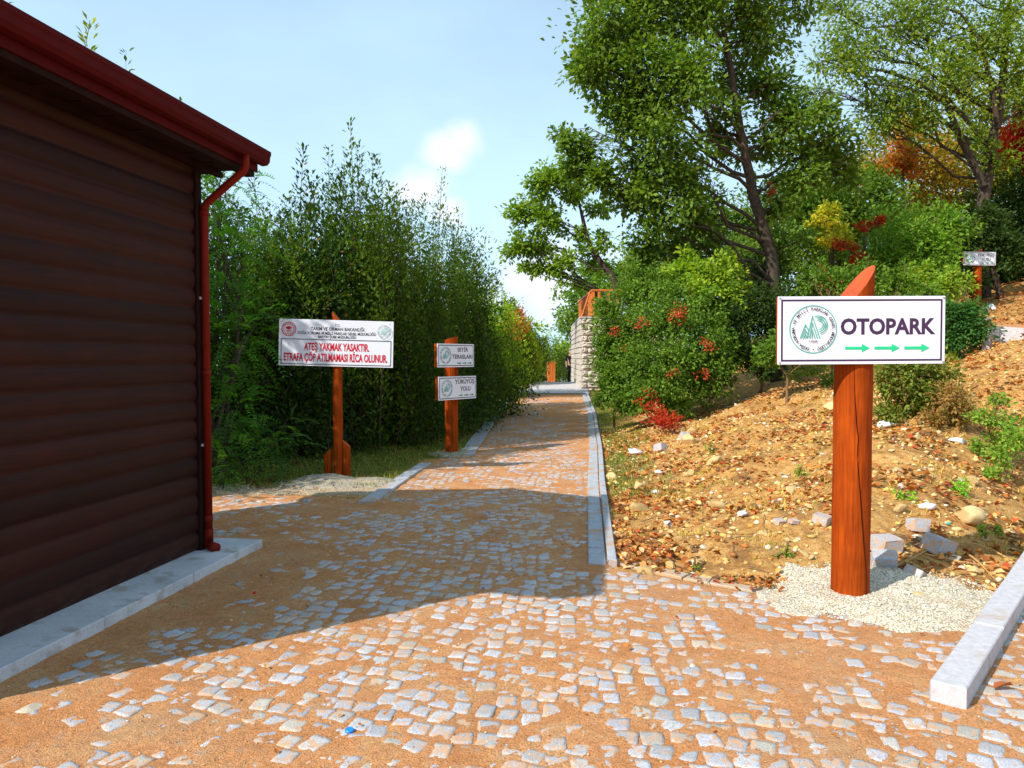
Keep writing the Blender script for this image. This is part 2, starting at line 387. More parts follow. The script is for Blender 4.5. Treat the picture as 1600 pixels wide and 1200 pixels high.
grassR = sstep(1.0, .3, gx-Xk(gy))*sstep(8.6, 9.6, gy)*(gx > Xk(gy)-.1)
pale = sstep(.6, .1, np.abs(gy-8.95-(fbm(gx, gy*0, 3)-.5)))*(gx < -1.3)+sstep(.9, .2, np.abs(gx-Xl(gy)+.2))*sstep(17, 20, gy)*.4
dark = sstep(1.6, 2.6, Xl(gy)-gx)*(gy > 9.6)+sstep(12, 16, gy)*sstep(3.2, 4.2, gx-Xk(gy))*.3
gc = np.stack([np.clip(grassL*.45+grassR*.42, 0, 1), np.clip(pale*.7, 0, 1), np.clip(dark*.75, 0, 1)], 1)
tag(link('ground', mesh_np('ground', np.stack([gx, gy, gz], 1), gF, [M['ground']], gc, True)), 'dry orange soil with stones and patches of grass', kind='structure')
# sand covered cobble paving
def sandz(x, y):
    n = (fbm(x*2.3, y*2.3, 21.)-.5)*.016+(fbm(x*9, y*9, 25.)-.5)*.009+(fbm(x*34, y*34, 31.)-.5)*.007
    return .0125+n+np.abs(fbm(x*17, y*17, 61.)-.5)*.007
xs = axis_(-3.2, 3.2, .02, (-16, 12), 1.12); ys = axis_(2.4, 9.5, .022, (-8, 44), 1.02)
px_, py_, pF = grid(xs, ys); s_ = inside(px_, py_)+(fbm(px_*6, py_*6, 40.)-.5)*.10
pz = H(px_, py_)*1.0+sandz(px_, py_)-.10*sstep(.02, -.12, s_)
keep = (s_[pF] > -.14).any(1); pF = pF[keep]
used = np.unique(pF); rm = np.zeros(len(px_), dtype=int); rm[used] = np.arange(len(used))
tag(link('path', mesh_np('path', np.stack([px_, py_, pz], 1)[used], rm[pF], [M['sand']], None, True)), 'orange sand washed over a cobbled path', kind='structure')
cy_ = np.arange(26.4, 47, .4); tt_ = np.linspace(0, 1, 8); CX = Xl(cy_)[:, None]*(1-tt_)+(Xk(cy_)+.1)[:, None]*tt_; CY = np.repeat(cy_[:, None], 8, 1)
ci = np.arange(CX.size).reshape(CX.shape); cF = np.stack([ci[:-1, :-1].ravel(), ci[:-1, 1:].ravel(), ci[1:, 1:].ravel(), ci[1:, :-1].ravel()], 1)
CONC = np.stack([CX.ravel(), CY.ravel(), H(CX.ravel(), CY.ravel())+.04], 1)
# cobbles, one mesh (the paving pattern)
def cobbles():
    V = []; F4 = []; F8 = []; C = []; n = 0
    cell = .102
    th = R(-22)
    ct, st = math.cos(th), math.sin(th)
    for i in range(-140, 165):
        for j in range(-65, 275):
            u = i*cell*1.04; v = j*cell*1.22
            u += (.5*cell*1.04 if j % 2 else 0)+.10*math.sin(v*1.3+.4)
            v += .13*math.sin(u*.9)+.06*math.sin(u*2.7+1)+.02*math.sin(u*9)
            x = u*ct-v*st; y = u*st+v*ct
            if y < 2.3 or y > 27 or x < -4.2 or x > 4.2 or abs(x) > y*.72+.5: continue
            C.append((x, y, random.random(), random.random()))
    C = np.array(C); x, y = C[:, 0]+RS.uniform(-.011, .011, len(C)), C[:, 1]+RS.uniform(-.011, .011, len(C))
    s = inside(x, y); ok = s > .06
    # slab of the hut keeps its place
    ok &= ~((x < -1.88-.155*(6.4-y)) & (y < 6.5))
    x, y = x[ok], y[ok]; m = len(x)
    dens = .55*fbm(x*1.5, y*1.5, 55., 3)+.45*fbm(x*4.5, y*4.5, 57., 2)
    bias = np.zeros(m)
    bias += .13*sstep(1.9, .6, np.abs(x-.05))*(y < 5.6)+.03*(y < 5.6)
    bias -= .12*sstep(.7, 1.5, x)*(kr(x, y) < 0)*(y > 2.9)
    bias -= .13*sstep(.8, .1, x+1.9+.155*(6.4-y))*(y < 6.6)
    bias += .20*(kr(x, y) > 0)
    bias += .10*(y > 5.6)*(y < 9)*sstep(1.2, .2, np.abs(x+.9))+.03*(y > 9)
    lift = np.clip((dens-.46+bias)*.05, -.008, .0022)+RS.uniform(-.0034, .0026, m)+.0122
    base = H(x, y)+(fbm(x*2.3, y*2.3, 21.)-.5)*.016
    ang = th+RS.uniform(-.26, .26, m)+.18*np.cos(x*1.1); sx = RS.uniform(.041, .054, m); sy = RS.uniform(.050, .063, m)
    K = 16; q = np.arange(K)*2*math.pi/K+np.tile([0, .12, 0, -.12], 4)
    sup = (np.abs(np.cos(q))**11+np.abs(np.sin(q))**11)**(-1/11)
    out = []
    jit = 1+(np.repeat(RS.uniform(-.12, .05, (m, 8)), 2, 1)+RS.uniform(-.05, .04, (m, K))); tx = RS.uniform(-.06, .06, m); ty = RS.uniform(-.06, .06, m)
    for (sc_, dz) in ((1.04, -.05), (1.0, -.0055), (.955, -.0008), (.6, .0002)):
        lx = np.cos(q)*sup*jit*sc_*sx[:, None]; ly = np.sin(q)*sup*jit*sc_*sy[:, None]
        X = x[:, None]+lx*np.cos(ang)[:, None]-ly*np.sin(ang)[:, None]; Y = y[:, None]+lx*np.sin(ang)[:, None]+ly*np.cos(ang)[:, None]
        Z = (base+lift)[:, None]+dz+lx*tx[:, None]+ly*ty[:, None]+(RS.uniform(-.0014, .0014, (m, K)) if dz > -.04 else 0)
        out.append(np.stack([X, Y, Z], 2))
    cen = np.stack([x, y, base+lift], 1)[:, None, :]
    Vv = np.concatenate(out+[cen], 1); per = Vv.shape[1]; fs = []; f3 = []
    for r_ in range(3):
        for k in range(K): fs.append((r_*K+k, r_*K+(k+1) % K, (r_+1)*K+(k+1) % K, (r_+1)*K+k))
    for k in range(K): f3.append((3*K+k, 3*K+(k+1) % K, 4*K))
    off = (np.arange(m)*per)[:, None, None]
    F = [(np.array(fs)[None]+off).reshape(-1, 4), (np.array(f3)[None]+off).reshape(-1, 3)]
    g = RS.uniform(.82, 1.18, m); tint = np.stack([g, g, g*RS.uniform(1.0, 1.08, m)], 1)
    warm = RS.rand(m) < .2; tint[warm] *= np.array([1.0, .93, .80])
    return mesh_np('cobblestones', Vv.reshape(-1, 3), F, [M['granite']], np.repeat(tint, per, 0), False)
tag(link('cobblestone_paving', cobbles()), 'grey granite cobbles showing through the orange sand', kind='structure')

tag(link('concrete_path', mesh_np('concrete_path', CONC, cF, [M['kerb_conc']])), 'grey concrete stretch at the far end of the path', kind='structure')
# kerbs --------------------------------------------------------------
def kerb_run(name, pts, wdt, h, length, m, z0=0., gap=.006, side=1, jit=.004):
    """a row of kerb stones laid along a line on the ground"""
    mb = MB(); pts = [Vector(p) for p in pts]
    seg = [(a, b, (b-a).length) for a, b in zip(pts[:-1], pts[1:])]; tot = sum(s[2] for s in seg)
    def at(d):
        for a, b, l in seg:
            if d <= l: return a.lerp(b, d/l)
            d -= l
        return pts[-1]
    d = 0
    while d < tot-.1:
        e = min(d+length*random.uniform(.94, 1.04), tot); a, b = at(d+gap), at(e-gap); t = (b-a).normalized(); nrm = Vector((t.y, -t.x))*side
        za, zb = Hs(a.x, a.y)+z0, Hs(b.x, b.y)+z0; V = []; k = .006; j = random.uniform(-jit, jit)
        for (pp, z, s_) in ((a, za, 1), (b, zb, -1)):
            for (o_, dz, i_) in ((0, -.15, 0), (0, h-k, 0), (k, h, k), (wdt-k, h, k), (wdt, h-k, 0), (wdt, -.15, 0)):
                q = pp+nrm*o_+t*(i_*s_); V.append((q.x, q.y, z+dz+j))
        F = [(i, i+1, i+7, i+6) for i in range(5)]+[(5, 4, 3, 2, 1, 0), (6, 7, 8, 9, 10, 11)]
        mb.add(V, F); d = e
    o = mb.build(name, m); return tag(o, kind='structure')
yy = [5.80, 7.5, 9.5, 11.5, 13.5, 17, 20.5, 23.5, 26.3]
kerb_run('kerb', [(float(Xk(y))-.17, y) for y in yy], .135, .018, .5, M['kerb'], .012)['label'] = 'flat granite kerb stones along right edge of the path'
kerb_run('kerb', [(float(Xk(y))-.022, y) for y in yy], .07, .045, 1.0, M['kerb'], .010)['label'] = 'narrow upright kerb edge behind the flat stones'
yy = [12.4, 13.5, 15.5, 17.2, 18.8, 21, 24, 26.2, 28]
kerb_run('kerb', [(float(Xl(y)), y) for y in yy], .26, .02, .5, M['kerb'], .012, side=-1)['label'] = 'granite kerb stones curving up the left side of the path'
kerb_run('kerb', [(-1.50, 8.3), (-1.38, 9.6), (-1.20, 11.4)], .17, .02, .8, M['kerb'], .014, side=-1)['label'] = 'short row of kerb stones beside the grass'
kerb_run('kerb', [(.72, 5.92), (1.2, 5.48), (1.64, 5.14), (2.2, 4.82), (2.62, 4.58), (2.95, 4.40)], .12, .014, .7, M['kerb_buried'], .006, side=-1)['label'] = 'kerb stones almost buried in sand at the foot of the bank'
K0 = Vector((1.93, 3.50)); KD = Vector((.65, .76)).normalized()
kerb_run('kerb', [K0+KD*s_ for s_ in (0, 1.1, 2.2, 3.3, 4.4)], .15, .115, 1.08, M['kerb_conc'], -.005, gap=.003)['label'] = 'raised pale concrete kerb blocks in the right corner'
def far_kerb():
    pts = [P(a, b, c_) for a, b, c_ in ((1546, 540, 13.6), (1562, 535, 13.9), (1600, 538, 13.7), (1650, 544, 13.2), (1750, 560, 12.5))]
    mb = MB(); th_ = .12
    for a, b in zip(pts[:-1], pts[1:]):
        t = (b-a); t.z = 0; t.normalize(); n_ = Vector((-t.y, t.x, 0))*th_
        g = t*.004
        V = [a+g, b-g, b-g+n_, a+g+n_]; V = [v+Vector((0, 0, -.5)) for v in V]+[v+Vector((0, 0, .29)) for v in V]
        mb.add([tuple(v) for v in V], [(0, 3, 2, 1), (4, 5, 6, 7), (0, 1, 5, 4), (1, 2, 6, 5), (2, 3, 7, 6), (3, 0, 4, 7)])
    tag(mb.build('kerb', M['kerb_conc']), 'pale kerb wall holding the upper track on the bank', kind='structure')
    a, b, c_ = pts[1], pts[2], pts[4]
    V = [a+Vector((.0, .13, .27)), b+Vector((0, .13, .27)), c_+Vector((0, .13, .27)), c_+Vector((6, 6, 1.2)), P(1700, 488, 19.5), P(1545, 503, 18.5), P(1520, 508, 16.5)]
    mb = MB(); mb.add([tuple(v) for v in V], [tuple(range(len(V)))]); tag(mb.build('upper_track', M['sand']), 'orange sandy track on top of the bank', kind='structure')
    mb = MB(); pts = [P(1530, 503, 18.6), P(1560, 500, 19.), P(1620, 492, 19.6), P(1700, 486, 20)]
    for a, b in zip(pts[:-1], pts[1:]):
        V = [a, b, b+Vector((0, .3, 0)), a+Vector((0, .3, 0))]; V = [v+Vector((0, 0, -.4)) for v in V]+[v+Vector((0, 0, .08)) for v in V]
        mb.add([tuple(v) for v in V], [(0, 3, 2, 1), (4, 5, 6, 7), (0, 1, 5, 4), (1, 2, 6, 5), (2, 3, 7, 6), (3, 0, 4, 7)])
    tag(mb.build('kerb', M['kerb_conc']), 'low grey kerb on the far side of the upper track', kind='structure')
far_kerb()
def mound(name, cx, cy, rx, ry, h, m, label, seed=3., flat=.45):
    xs_ = np.arange(-rx*1.25, rx*1.25, .02); ys_ = np.arange(-ry*1.25, ry*1.25, .02); X, Y, F = grid(xs_, ys_)
    r_ = np.sqrt((X/rx)**2+(Y/ry)**2)+(fbm((X+cx)*3, (Y+cy)*3, seed)-.5)*.7
    z = H(X+cx, Y+cy)+.02+h*sstep(1.0, flat, r_)-.09*sstep(.95, 1.15, r_)+(fbm(X*30, Y*30, seed+4)-.5)*.02*sstep(1.1, .8, r_)
    k = (r_[F] < 1.2).any(1)
    tag(link(name, mesh_np(name, np.stack([X+cx, Y+cy, z], 1), F[k], [m], None, True)), label, kind='structure')
mound('gravel_patch', 2.50, 5.02, .78, .60, .035, M['gravel'], 'pale gravel packed round the foot of the large signpost')

# ------------------------------------------------------------------ signs
def text_mesh(body, bold=.0):
    cu = bpy.data.curves.new('lettering', 'FONT'); cu.body = body; cu.size = 1; cu.offset = bold; cu.resolution_u = 3
    o = bpy.data.objects.new('lettering', cu); COL.objects.link(o)
    dg = bpy.context.evaluated_depsgraph_get(); dg.update()
    me = bpy.data.meshes.new_from_object(o.evaluated_get(dg)); bpy.data.objects.remove(o); bpy.data.curves.remove(cu)
    n = len(me.vertices); V = np.zeros(n*3, dtype=np.float32); me.vertices.foreach_get('co', V); V = V.reshape(-1, 3)
    F = [tuple(p.vertices) for p in me.polygons]; bpy.data.meshes.remove(me); return V.astype(float), F
class Panel:
    """flat artwork on a board: coordinates u to the right, v up, in metres on the board's face"""
    def __init__(s, root, y): s.root = root; s.y = y; s.k = 0
    def z(s): s.k += 1; return s.y-.0004*s.k
    def put(s, mb, V2, F, lift=0):
        V = [(a, s.zz-lift, b) for a, b in V2]; mb.add(V, F)
    def text(s, body, u0, v0, u1, v1, m, bold=.0, name='lettering'):
        V, F = text_mesh(body, bold); lo, hi = V.min(0), V.max(0)
        # fit on cap height: accents stick out
        Vc, _ = text_mesh('H', bold); cl, chh = Vc[:, 1].min(), Vc[:, 1].max()
        U = u0+(V[:, 0]-lo[0])/(hi[0]-lo[0])*(u1-u0); W = v0+(V[:, 1]-cl)/(chh-cl)*(v1-v0)
        s.zz = s.z(); mb = MB(); mb.add(np.stack([U, np.full(len(U), s.zz), W], 1), F); return mb.build(name, m, s.root)
    def stroke(s, mb, pts, wd, closed=False):
        pts = [Vector(p) for p in pts]; n = len(pts); V = []; s.zz = s.z()*1.0
        for i, p in enumerate(pts):
            a = pts[(i-1) % n] if (closed or i > 0) else None; b = pts[(i+1) % n] if (closed or i < n-1) else None
            d1 = (p-a).normalized() if a is not None else None; d2 = (b-p).normalized() if b is not None else None
            d1 = d1 if d1 is not None else d2; d2 = d2 if d2 is not None else d1
            n1 = Vector((-d1.y, d1.x)); n2 = Vector((-d2.y, d2.x)); mm = (n1+n2); mm = mm.normalized() if mm.length > 1e-4 else n1
            k = wd/2/max(.35, mm.dot(n1)); V += [tuple(p+mm*k), tuple(p-mm*k)]
        F = [(2*i+1, 2*((i+1) % n)+1, 2*((i+1) % n), 2*i) for i in range(n if closed else n-1)]
        s.put(mb, V, F)
    def poly(s, mb, pts): s.zz = s.z(); s.put(mb, pts, [tuple(range(len(pts)))])
    def ring(s, mb, cu, cv, r_, wd, n=48, a0=0, a1=360, sq=1.):
        full = (a1-a0) >= 360; k = n if full else n+1
        pts = [(cu+math.cos(R(a0+(a1-a0)*i/n))*r_, cv+math.sin(R(a0+(a1-a0)*i/n))*r_) for i in range(k)]; s.stroke(mb, pts, wd, full)
    def arrow(s, m, u0, u1, v, shaft, head):
        mb = MB(); hl = (u1-u0)*.33; s.zz = s.z()
        s.put(mb, [(u0, v-shaft/2), (u1-hl, v-shaft/2), (u1-hl, v+shaft/2), (u0, v+shaft/2), (u1-hl, v-head/2), (u1, v), (u1-hl, v+head/2)], [(0, 1, 2, 3), (4, 5, 6)]); return mb.build('arrow', m, s.root)
    def emblem(s, cu, cv, r_, sub=True):
        f = r_/205.; mb = MB(); s.ring(mb, cu, cv, r_, 8*f, 64)
        def U(x, y): return (cu+(x-383)*f, cv-(y-632)*f)
        # mountains
        for k in range(3):
            d = k*24; s.stroke(mb, [U(330+d*.9, 712), U(375, 520+d*2.4), U(442-d*.9, 712)], 9*f)
        s.stroke(mb, [U(268, 712), U(314, 592), U(340, 640)], 9*f); s.stroke(mb, [U(289, 712), U(316, 640), U(340, 690)], 9*f); s.stroke(mb, [U(308, 712), U(318, 682), U(330, 706)], 8*f)
        for rr in (78, 60, 42): 
            s.stroke(mb, [(cu+(425-383+math.cos(R(a))*rr)*f, cv+(632-594+math.sin(R(a))*rr)*f) for a in range(115 if rr > 70 else 100, -82, -12)], 9*f)
        e = mb.build('emblem', M['teal'], s.root)
        mb = MB(); msg = 'DOĞA KORUMA VE MİLLİ PARKLAR GENEL MÜDÜRLÜĞÜ'; rr = r_*.80; hh = r_*.125
        a0, a1 = 258., -78.; s.zz = s.z()
        for i, chx in enumerate(msg):
            if chx == ' ': continue
            a = a0+(a1-a0)*(i+.5)/len(msg); V, F = text_mesh(chx, .02)
            V = V*hh/.72; V[:, 0] -= (V[:, 0].max()+V[:, 0].min())/2; ca, sa = math.cos(R(a-90)), math.sin(R(a-90))
            mb.add([(cu+math.cos(R(a))*rr+x*ca-y*sa, s.zz, cv+math.sin(R(a))*rr+x*sa+y*ca) for x, y, _ in V], F)
        V = [(cu+math.cos(q)*6*f, s.zz, cv-r_*.86+math.sin(q)*6*f) for q in [i*math.pi/4 for i in range(8)]]; mb.add(V, [tuple(range(8))])
        mb.build('emblem_lettering', M['black'], s.root)
        if sub: s.text('1958', cu-36*f, cv-113*f, cu+36*f, cv-96*f, M['black'], .02)
        return e
def post_mesh(mb, r_, h, cut, n=40, rings=30, cutdir=(1, 0), crack=None, seed=0):
    """round post whose top is cut at a slant: low side h-cut, high side h"""
    V = []; 
    for i in range(rings+1):
        for j in range(n):
            q = 2*math.pi*j/n; x, y = math.cos(q), math.sin(q); rr = r_*(1+.012*math.sin(3*q+seed)+.01*math.sin(i*.7+2*q+seed)+.006*math.sin(7*q))
            top = h-cut*(.5-.5*(x*cutdir[0]+y*cutdir[1])); V.append((x*rr, y*rr, -.12+(top+.12)*i/rings))
    F = [(i*n+j, i*n+(j+1) % n, (i+1)*n+(j+1) % n, (i+1)*n+j) for i in range(rings) for j in range(n)]
    mb.add(V, F, 0); top = V[-n:]; mb.add(top, [tuple(range(n))], 1)
    if crack:
        m0 = len(crack); L_, Rr = [], []
        pts = []
        for k in range(m0-1):
            a, b = crack[k], crack[k+1]
            for t in range(6): u_ = t/6; pts.append((a[0]*(1-u_)+b[0]*u_+random.uniform(-.35, .35), a[1]*(1-u_)+b[1]*u_))
        pts.append(crack[-1]); V = []
        for k, (an, z) in enumerate(pts):
            wd = 3.0*(math.sin(math.pi*(k+.3)/(len(pts)))**.5)+.3; 
            for sgn in (-1, 1):
                q = R(an+sgn*wd*.5); rr = r_*1.022; V.append((math.cos(q)*rr, math.sin(q)*rr, z))
        mb.add(V, [(2*k, 2*k+1, 2*k+3, 2*k+2) for k in range(len(pts)-1)], 2)
def board(root, w_, h_, u, v, y, back=None, th_=.012, name='sign_board', rot=0):
    """white board whose front is at y (facing -y); child empties not needed: artwork is parented to it"""
    mb = MB(); mb.box((-w_/2, 0, -h_/2), (w_/2, th_, h_/2), bev=.002); o = mb.build(name, M['white'], root, loc=(u, y, v)); o.rotation_euler = (0, rot, 0)
    return o
def screws(pn, pts):
    for (u, v) in pts: mb = MB(); mb.tube([(u, .001, v), (u, -.004, v)], .006, 8); mb.build('screw', M['screw'], pn.root)
def border(pn, w_, h_, ins, wd, m, off=0, name='border'):
    mb = MB(); a, b = w_/2-ins, h_/2-ins; pn.stroke(mb, [(-a, -b+off), (a, -b+off), (a, b), (-a, b)], wd, True); return mb.build(name, m, pn.root)

# big car-park sign
g = hit(1329, 936); SP = Vector((g.x, 5.04, Hs(g.x, 5.04)+.0))
SP.x = P(1328, 930, 5.04).x
s1 = empty('signpost', SP, 0, 'thick orange wooden post with a big white board reading OTOPARK', 'sign')
PH = P(1340, 413, 5.0).z-SP.z
mb = MB(); post_mesh(mb, .119, PH, .30, crack=[(-112, 1.62), (-109, 1.35), (-104, 1.2), (-97, 1.08), (-99, .95), (-92, .8), (-84, .6), (-76, .42), (-66, .28), (-58, .14), (-60, .03)], cutdir=(1, .1), seed=1)
for k in range(5): pass
o = mb.build('post', [M['post'], M['post_end'], M['crack']], s1, True)
for p in o.data.polygons:
    if p.material_index == 1: p.use_smooth = False
bc = P(1346.5, 516, 4.90); W1, H1 = 1.075, .432
bk = MB(); bk.box((-W1/2+.0, .013, -H1/2+.004), (W1/2, .035, H1/2-.004), bev=.003)
b1 = board(s1, W1, H1, bc.x-SP.x, bc.z-SP.z, 4.90-SP.y); b1.rotation_euler = (0, R(-.35), R(1.2))
bk.build('backing_board', M['post'], b1)
pn = Panel(b1, -.0005); f = W1/1455.
def uv(x, y): return ((x-807)*f, (642-y)*f)
border(pn, W1, H1, 34*f*1.0, 16*f, M['purple'])
a, b = uv(622, 680), uv(1450, 540); pn.text('OTOPARK', a[0], a[1], b[0], b[1], M['purple'], .035)
for x0, x1 in ((662, 880), (918, 1140), (1177, 1400)): a, b = uv(x0, 796), uv(x1, 796); pn.arrow(M['green'], a[0], b[0], a[1], 26*f, 74*f)
a = uv(383, 632); pn.emblem(a[0], a[1], 203*f); screws(pn, [(-W1/2+.012, H1/2-.012), (W1/2-.012, H1/2-.012), (-W1/2+.012, -H1/2+.012), (W1/2-.012, -H1/2+.012)])

# two-board signpost by the path
SP = hit(705, 711); SP.y += .08
s2 = empty('signpost', SP, 0, 'short orange post with two boards reading SEYİR TERASLARI and YÜRÜYÜŞ YOLU', 'sign')
top = P(712, 524, SP.y).z-SP.z
mb = MB(); post_mesh(mb, .108, top, .10, n=28, rings=12, cutdir=(.6, -.1), seed=3, crack=[(-80, 1.1), (-84, .7), (-78, .4), (-80, .1)]); mb.build('post', [M['post'], M['post_end'], M['crack']], s2, True)
def small_board(root, px, py, Y, rot, w_, h_, lines, sp):
    c_ = P(px, py, Y); rt = c_-sp
    hold = board(root, w_, h_, rt.x, rt.z, rt.y); hold.rotation_euler = (0, 0, rot)
    bk = MB(); bk.box((-w_/2, .013, -h_/2+.003), (w_/2, .07, h_/2-.003), bev=.003); bk.build('backing_board', M['post'], hold)
    pn = Panel(hold, -.0005); border(pn, w_, h_, .025, .012, M['black'])
    for t, (u0, v0, u1, v1) in lines: pn.text(t, u0*w_, v0*h_, u1*w_, v1*h_, M['black'], .022)
    for k in range(3): u = w_*(.02+.15*k); pn.arrow(M['dgreen'], u, u+.11*w_, -h_*.33, .016, .045)
    pn.emblem(-w_*.29, 0, h_*.36, False)
rot2 = R(55)
small_board(s2, 713, 555.5, SP.y-.20, rot2, .93, .375, [('SEYİR', (.03, .17, .33, .34)), ('TERASLARI', (-.12, -.14, .45, .04))], SP)
small_board(s2, 715.5, 606, SP.y-.20, rot2, .96, .375, [('YÜRÜYÜŞ', (-.08, .17, .45, .36)), ('YOLU', (.06, -.14, .34, .05))], SP)
mound('gravel_patch', SP.x+.02, SP.y-.06, .36, .34, .03, M['gravel_tan'], 'pale concrete round the foot of the two-board post', 8.)
# fire warning sign
SP = hit(526, 747); SP.y += .1; SPF = SP.copy()
s3 = empty('signpost', SP, 0, 'thin orange post with wide white board of red warning text, two stakes at its foot', 'sign')
mb = MB(); post_mesh(mb, .063, P(526, 486, SP.y).z-SP.z, .16, n=20, rings=10, cutdir=(-1, 0), seed=5); mb.build('post', [M['post'], M['post_end'], M['crack']], s3, True)
for px_c, ty, cd, lean in ((513, 697, -1, 0), (541, 685, 1, 0)):
    mb = MB(); q = P(px_c, 745, SP.y); mb2 = MB(); post_mesh(mb2, .055, P(px_c, ty, SP.y).z-SP.z, .10, n=18, rings=6, cutdir=(-cd*1.0, 0), seed=px_c)
    o = mb2.build('stake', [M['post'], M['post_end'], M['crack']], s3, True, loc=(q.x-SP.x, .0 if cd < 0 else .02, -.02))
W3, H3 = 1.475, .605; c_ = P(525.5, 536.5, SP.y-.085)
b3 = board(s3, W3, H3, c_.x-SP.x, c_.z-SP.z, -.085); b3.rotation_euler = (0, R(1.45), R(4)); pn = Panel(b3, -.0005); f = W3/1403.
def uv3(x, y): return ((x-763)*f, (450-(y-(x-763)*.0265))*f)
def t3(s_, x0, x1, y0, y1, m, bold):
    a = uv3((x0+x1)/2, y1); b = uv3((x0+x1)/2, y0); hw = (x1-x0)/2*f; pn.text(s_, a[0]-hw, a[1], a[0]+hw, b[1], m, bold)
t3('T.C.', 742, 808, 212, 243, M['black'], .02); t3('TARIM VE ORMAN BAKANLIĞI', 447, 1103, 254, 296, M['black'], .022)
t3('DOĞA KORUMA VE MİLLİ PARKLAR GENEL MÜDÜRLÜĞÜ', 290, 1248, 312, 347, M['black'], .02); t3('BARTIN ŞUBE MÜDÜRLÜĞÜ', 540, 1004, 358, 390, M['black'], .02)
t3('ATEŞ YAKMAK YASAKTIR.', 370, 1168, 450, 545, M['red'], .03); t3('ETRAFA ÇÖP ATILMAMASI RİCA OLUNUR.', 125, 1395, 580, 678, M['red'], .03)
mb = MB(); pn.stroke(mb, [(-670*f, -265*f), (672*f, -265*f), (672*f, 42*f), (-670*f, 42*f)], 8*f, True); mb.build('border', M['black'], b3)
a = uv3(182, 272); mb = MB(); pn.ring(mb, a[0], a[1], 86*f, 7*f); pn.ring(mb, a[0], a[1], 60*f, 4*f)
for k in range(20):
    q = R(k*18); u_, v_ = a[0]+math.cos(q)*72*f, a[1]+math.sin(q)*72*f; pn.stroke(mb, [(u_-math.cos(q)*7*f, v_-math.sin(q)*7*f), (u_+math.cos(q)*7*f, v_+math.sin(q)*7*f)], 9*f)
pn.poly(mb, [(a[0], a[1]-6*f)]+[(a[0]+math.cos(R(t))*44*f, a[1]-6*f+math.sin(R(t))*40*f) for t in range(25, 160, 10)])
for k in (-1, 0, 1): pn.stroke(mb, [(a[0]-34*f, a[1]-(22+k*10)*f), (a[0], a[1]-(30+k*10)*f), (a[0]+34*f, a[1]-(22+k*10)*f)], 4*f)
mb.build('emblem', M['red'], b3)
a = uv3(1353, 310); pn.emblem(a[0], a[1], 84*f, False); screws(pn, [(-W3/2+.045, H3/2-.035), (W3/2-.045, H3/2-.035), (-W3/2+.045, -H3/2+.03), (W3/2-.045, -H3/2+.03)])
mound('gravel_patch', SPF.x+.12, SPF.y-.42, .75, .42, .06, M['gravel_tan'], 'low heap of pale gravel before the warning sign', 12., .2)
# far signpost on the bank
gp = P(1526, 486, 21.); SP = Vector((gp.x, 21., Hs(gp.x, 21.)))
s4 = empty('signpost', SP, 0, 'distant orange post on the upper bank with a small YÜRÜYÜŞ YOLU board', 'sign')
mb = MB(); post_mesh(mb, .105, P(1526, 389, 21).z-SP.z, .12, n=18, rings=6, cutdir=(1, 0)); mb.build('post', [M['post'], M['post_end'], M['crack']], s4, True)
small_board(s4, 1531, 404, 20.86, R(6), .93, .36, [('YÜRÜYÜŞ', (-.08, .17, .45, .36)), ('YOLU', (.06, -.14, .34, .05))], SP)

# ------------------------------------------------------------------ hut
hut = empty('wooden_hut', (-2.475, 6.02, 0), -math.atan(.155), 'dark brown log-clad hut with red gutter and downspout', 'hut')
HW, HL, WT = 2.45, 2.86, 3.12     # width, length, wall top
def log_profile():
    pitch = .146; pts = []; z = .085; first = True
    while z < WT:
        for k in range(9):
            t = k/8; zz = z+pitch*t
            if zz > WT: break
            d = .022*math.sin(math.pi*t)**.55 if 0 < t < 1 else 0
            if k == 8: continue
            pts.append((d, zz))
        z += pitch
    pts.append((0, WT)); return pts
pr = log_profile()
mb = MB()
def wall(p0, p1, nx_, ny_):
    ns = 26; V = []
    for i in range(ns+1):
        t = i/ns; x = p0[0]*(1-t)+p1[0]*t; y = p0[1]*(1-t)+p1[1]*t
        for d, z in pr: V.append((x+nx_*d, y+ny_*d, z))
    m_ = len(pr); mb.add(V, [(i*m_+j, (i+1)*m_+j, (i+1)*m_+j+1, i*m_+j+1) for i in range(ns) for j in range(m_-1)])
wall((0, -HL), (0, 0), 1, 0); wall((0, 0), (-HW, 0), 0, 1); wall((-HW, 0), (-HW, -HL), -1, 0); wall((-HW, -HL), (0, -HL), 0, -1)
mb.build('log_wall', M['log'], hut, True)
for x, y in ((.012, .012), (-HW-.012, .012), (.012, -HL-.012), (-HW-.012, -HL-.012)): mb = MB(); mb.box((x-.045, y-.045, .08), (x+.03, y+.03, WT-.005), bev=.006); mb.build('corner_board', M['soffit'], hut)
OH, OE = .36, .34; rp = 1.02    # overhangs, rise of the roof ridge
zr = lambda x: 3.215+(min(x+HW+OH, OH-x))*.36
mb = MB()
for (x0, x1) in ((OH, -HW/2), (-HW/2, -HW-OH)):
    z0, z1 = zr(x0), zr(x1); V = []
    for y in (-HL-OE, OE): V += [(x0, y, z0), (x1, y, z1), (x1, y, z1+.03), (x0, y, z0+.03)]
    mb.add(V, [(0, 1, 2, 3), (7, 6, 5, 4), (3, 2, 6, 7), (0, 4, 5, 1), (0, 3, 7, 4), (1, 5, 6, 2)])
for k in range(20):
    y = -HL-OE+.05+k*.18
    for (x0, x1) in ((OH, -HW/2), (-HW/2, -HW-OH)):
        mb.tube([(x0, y, zr(x0)+.032), (x1, y, zr(x1)+.032)], .012, 6)
roof = mb.build('roof', M['roof'], hut)
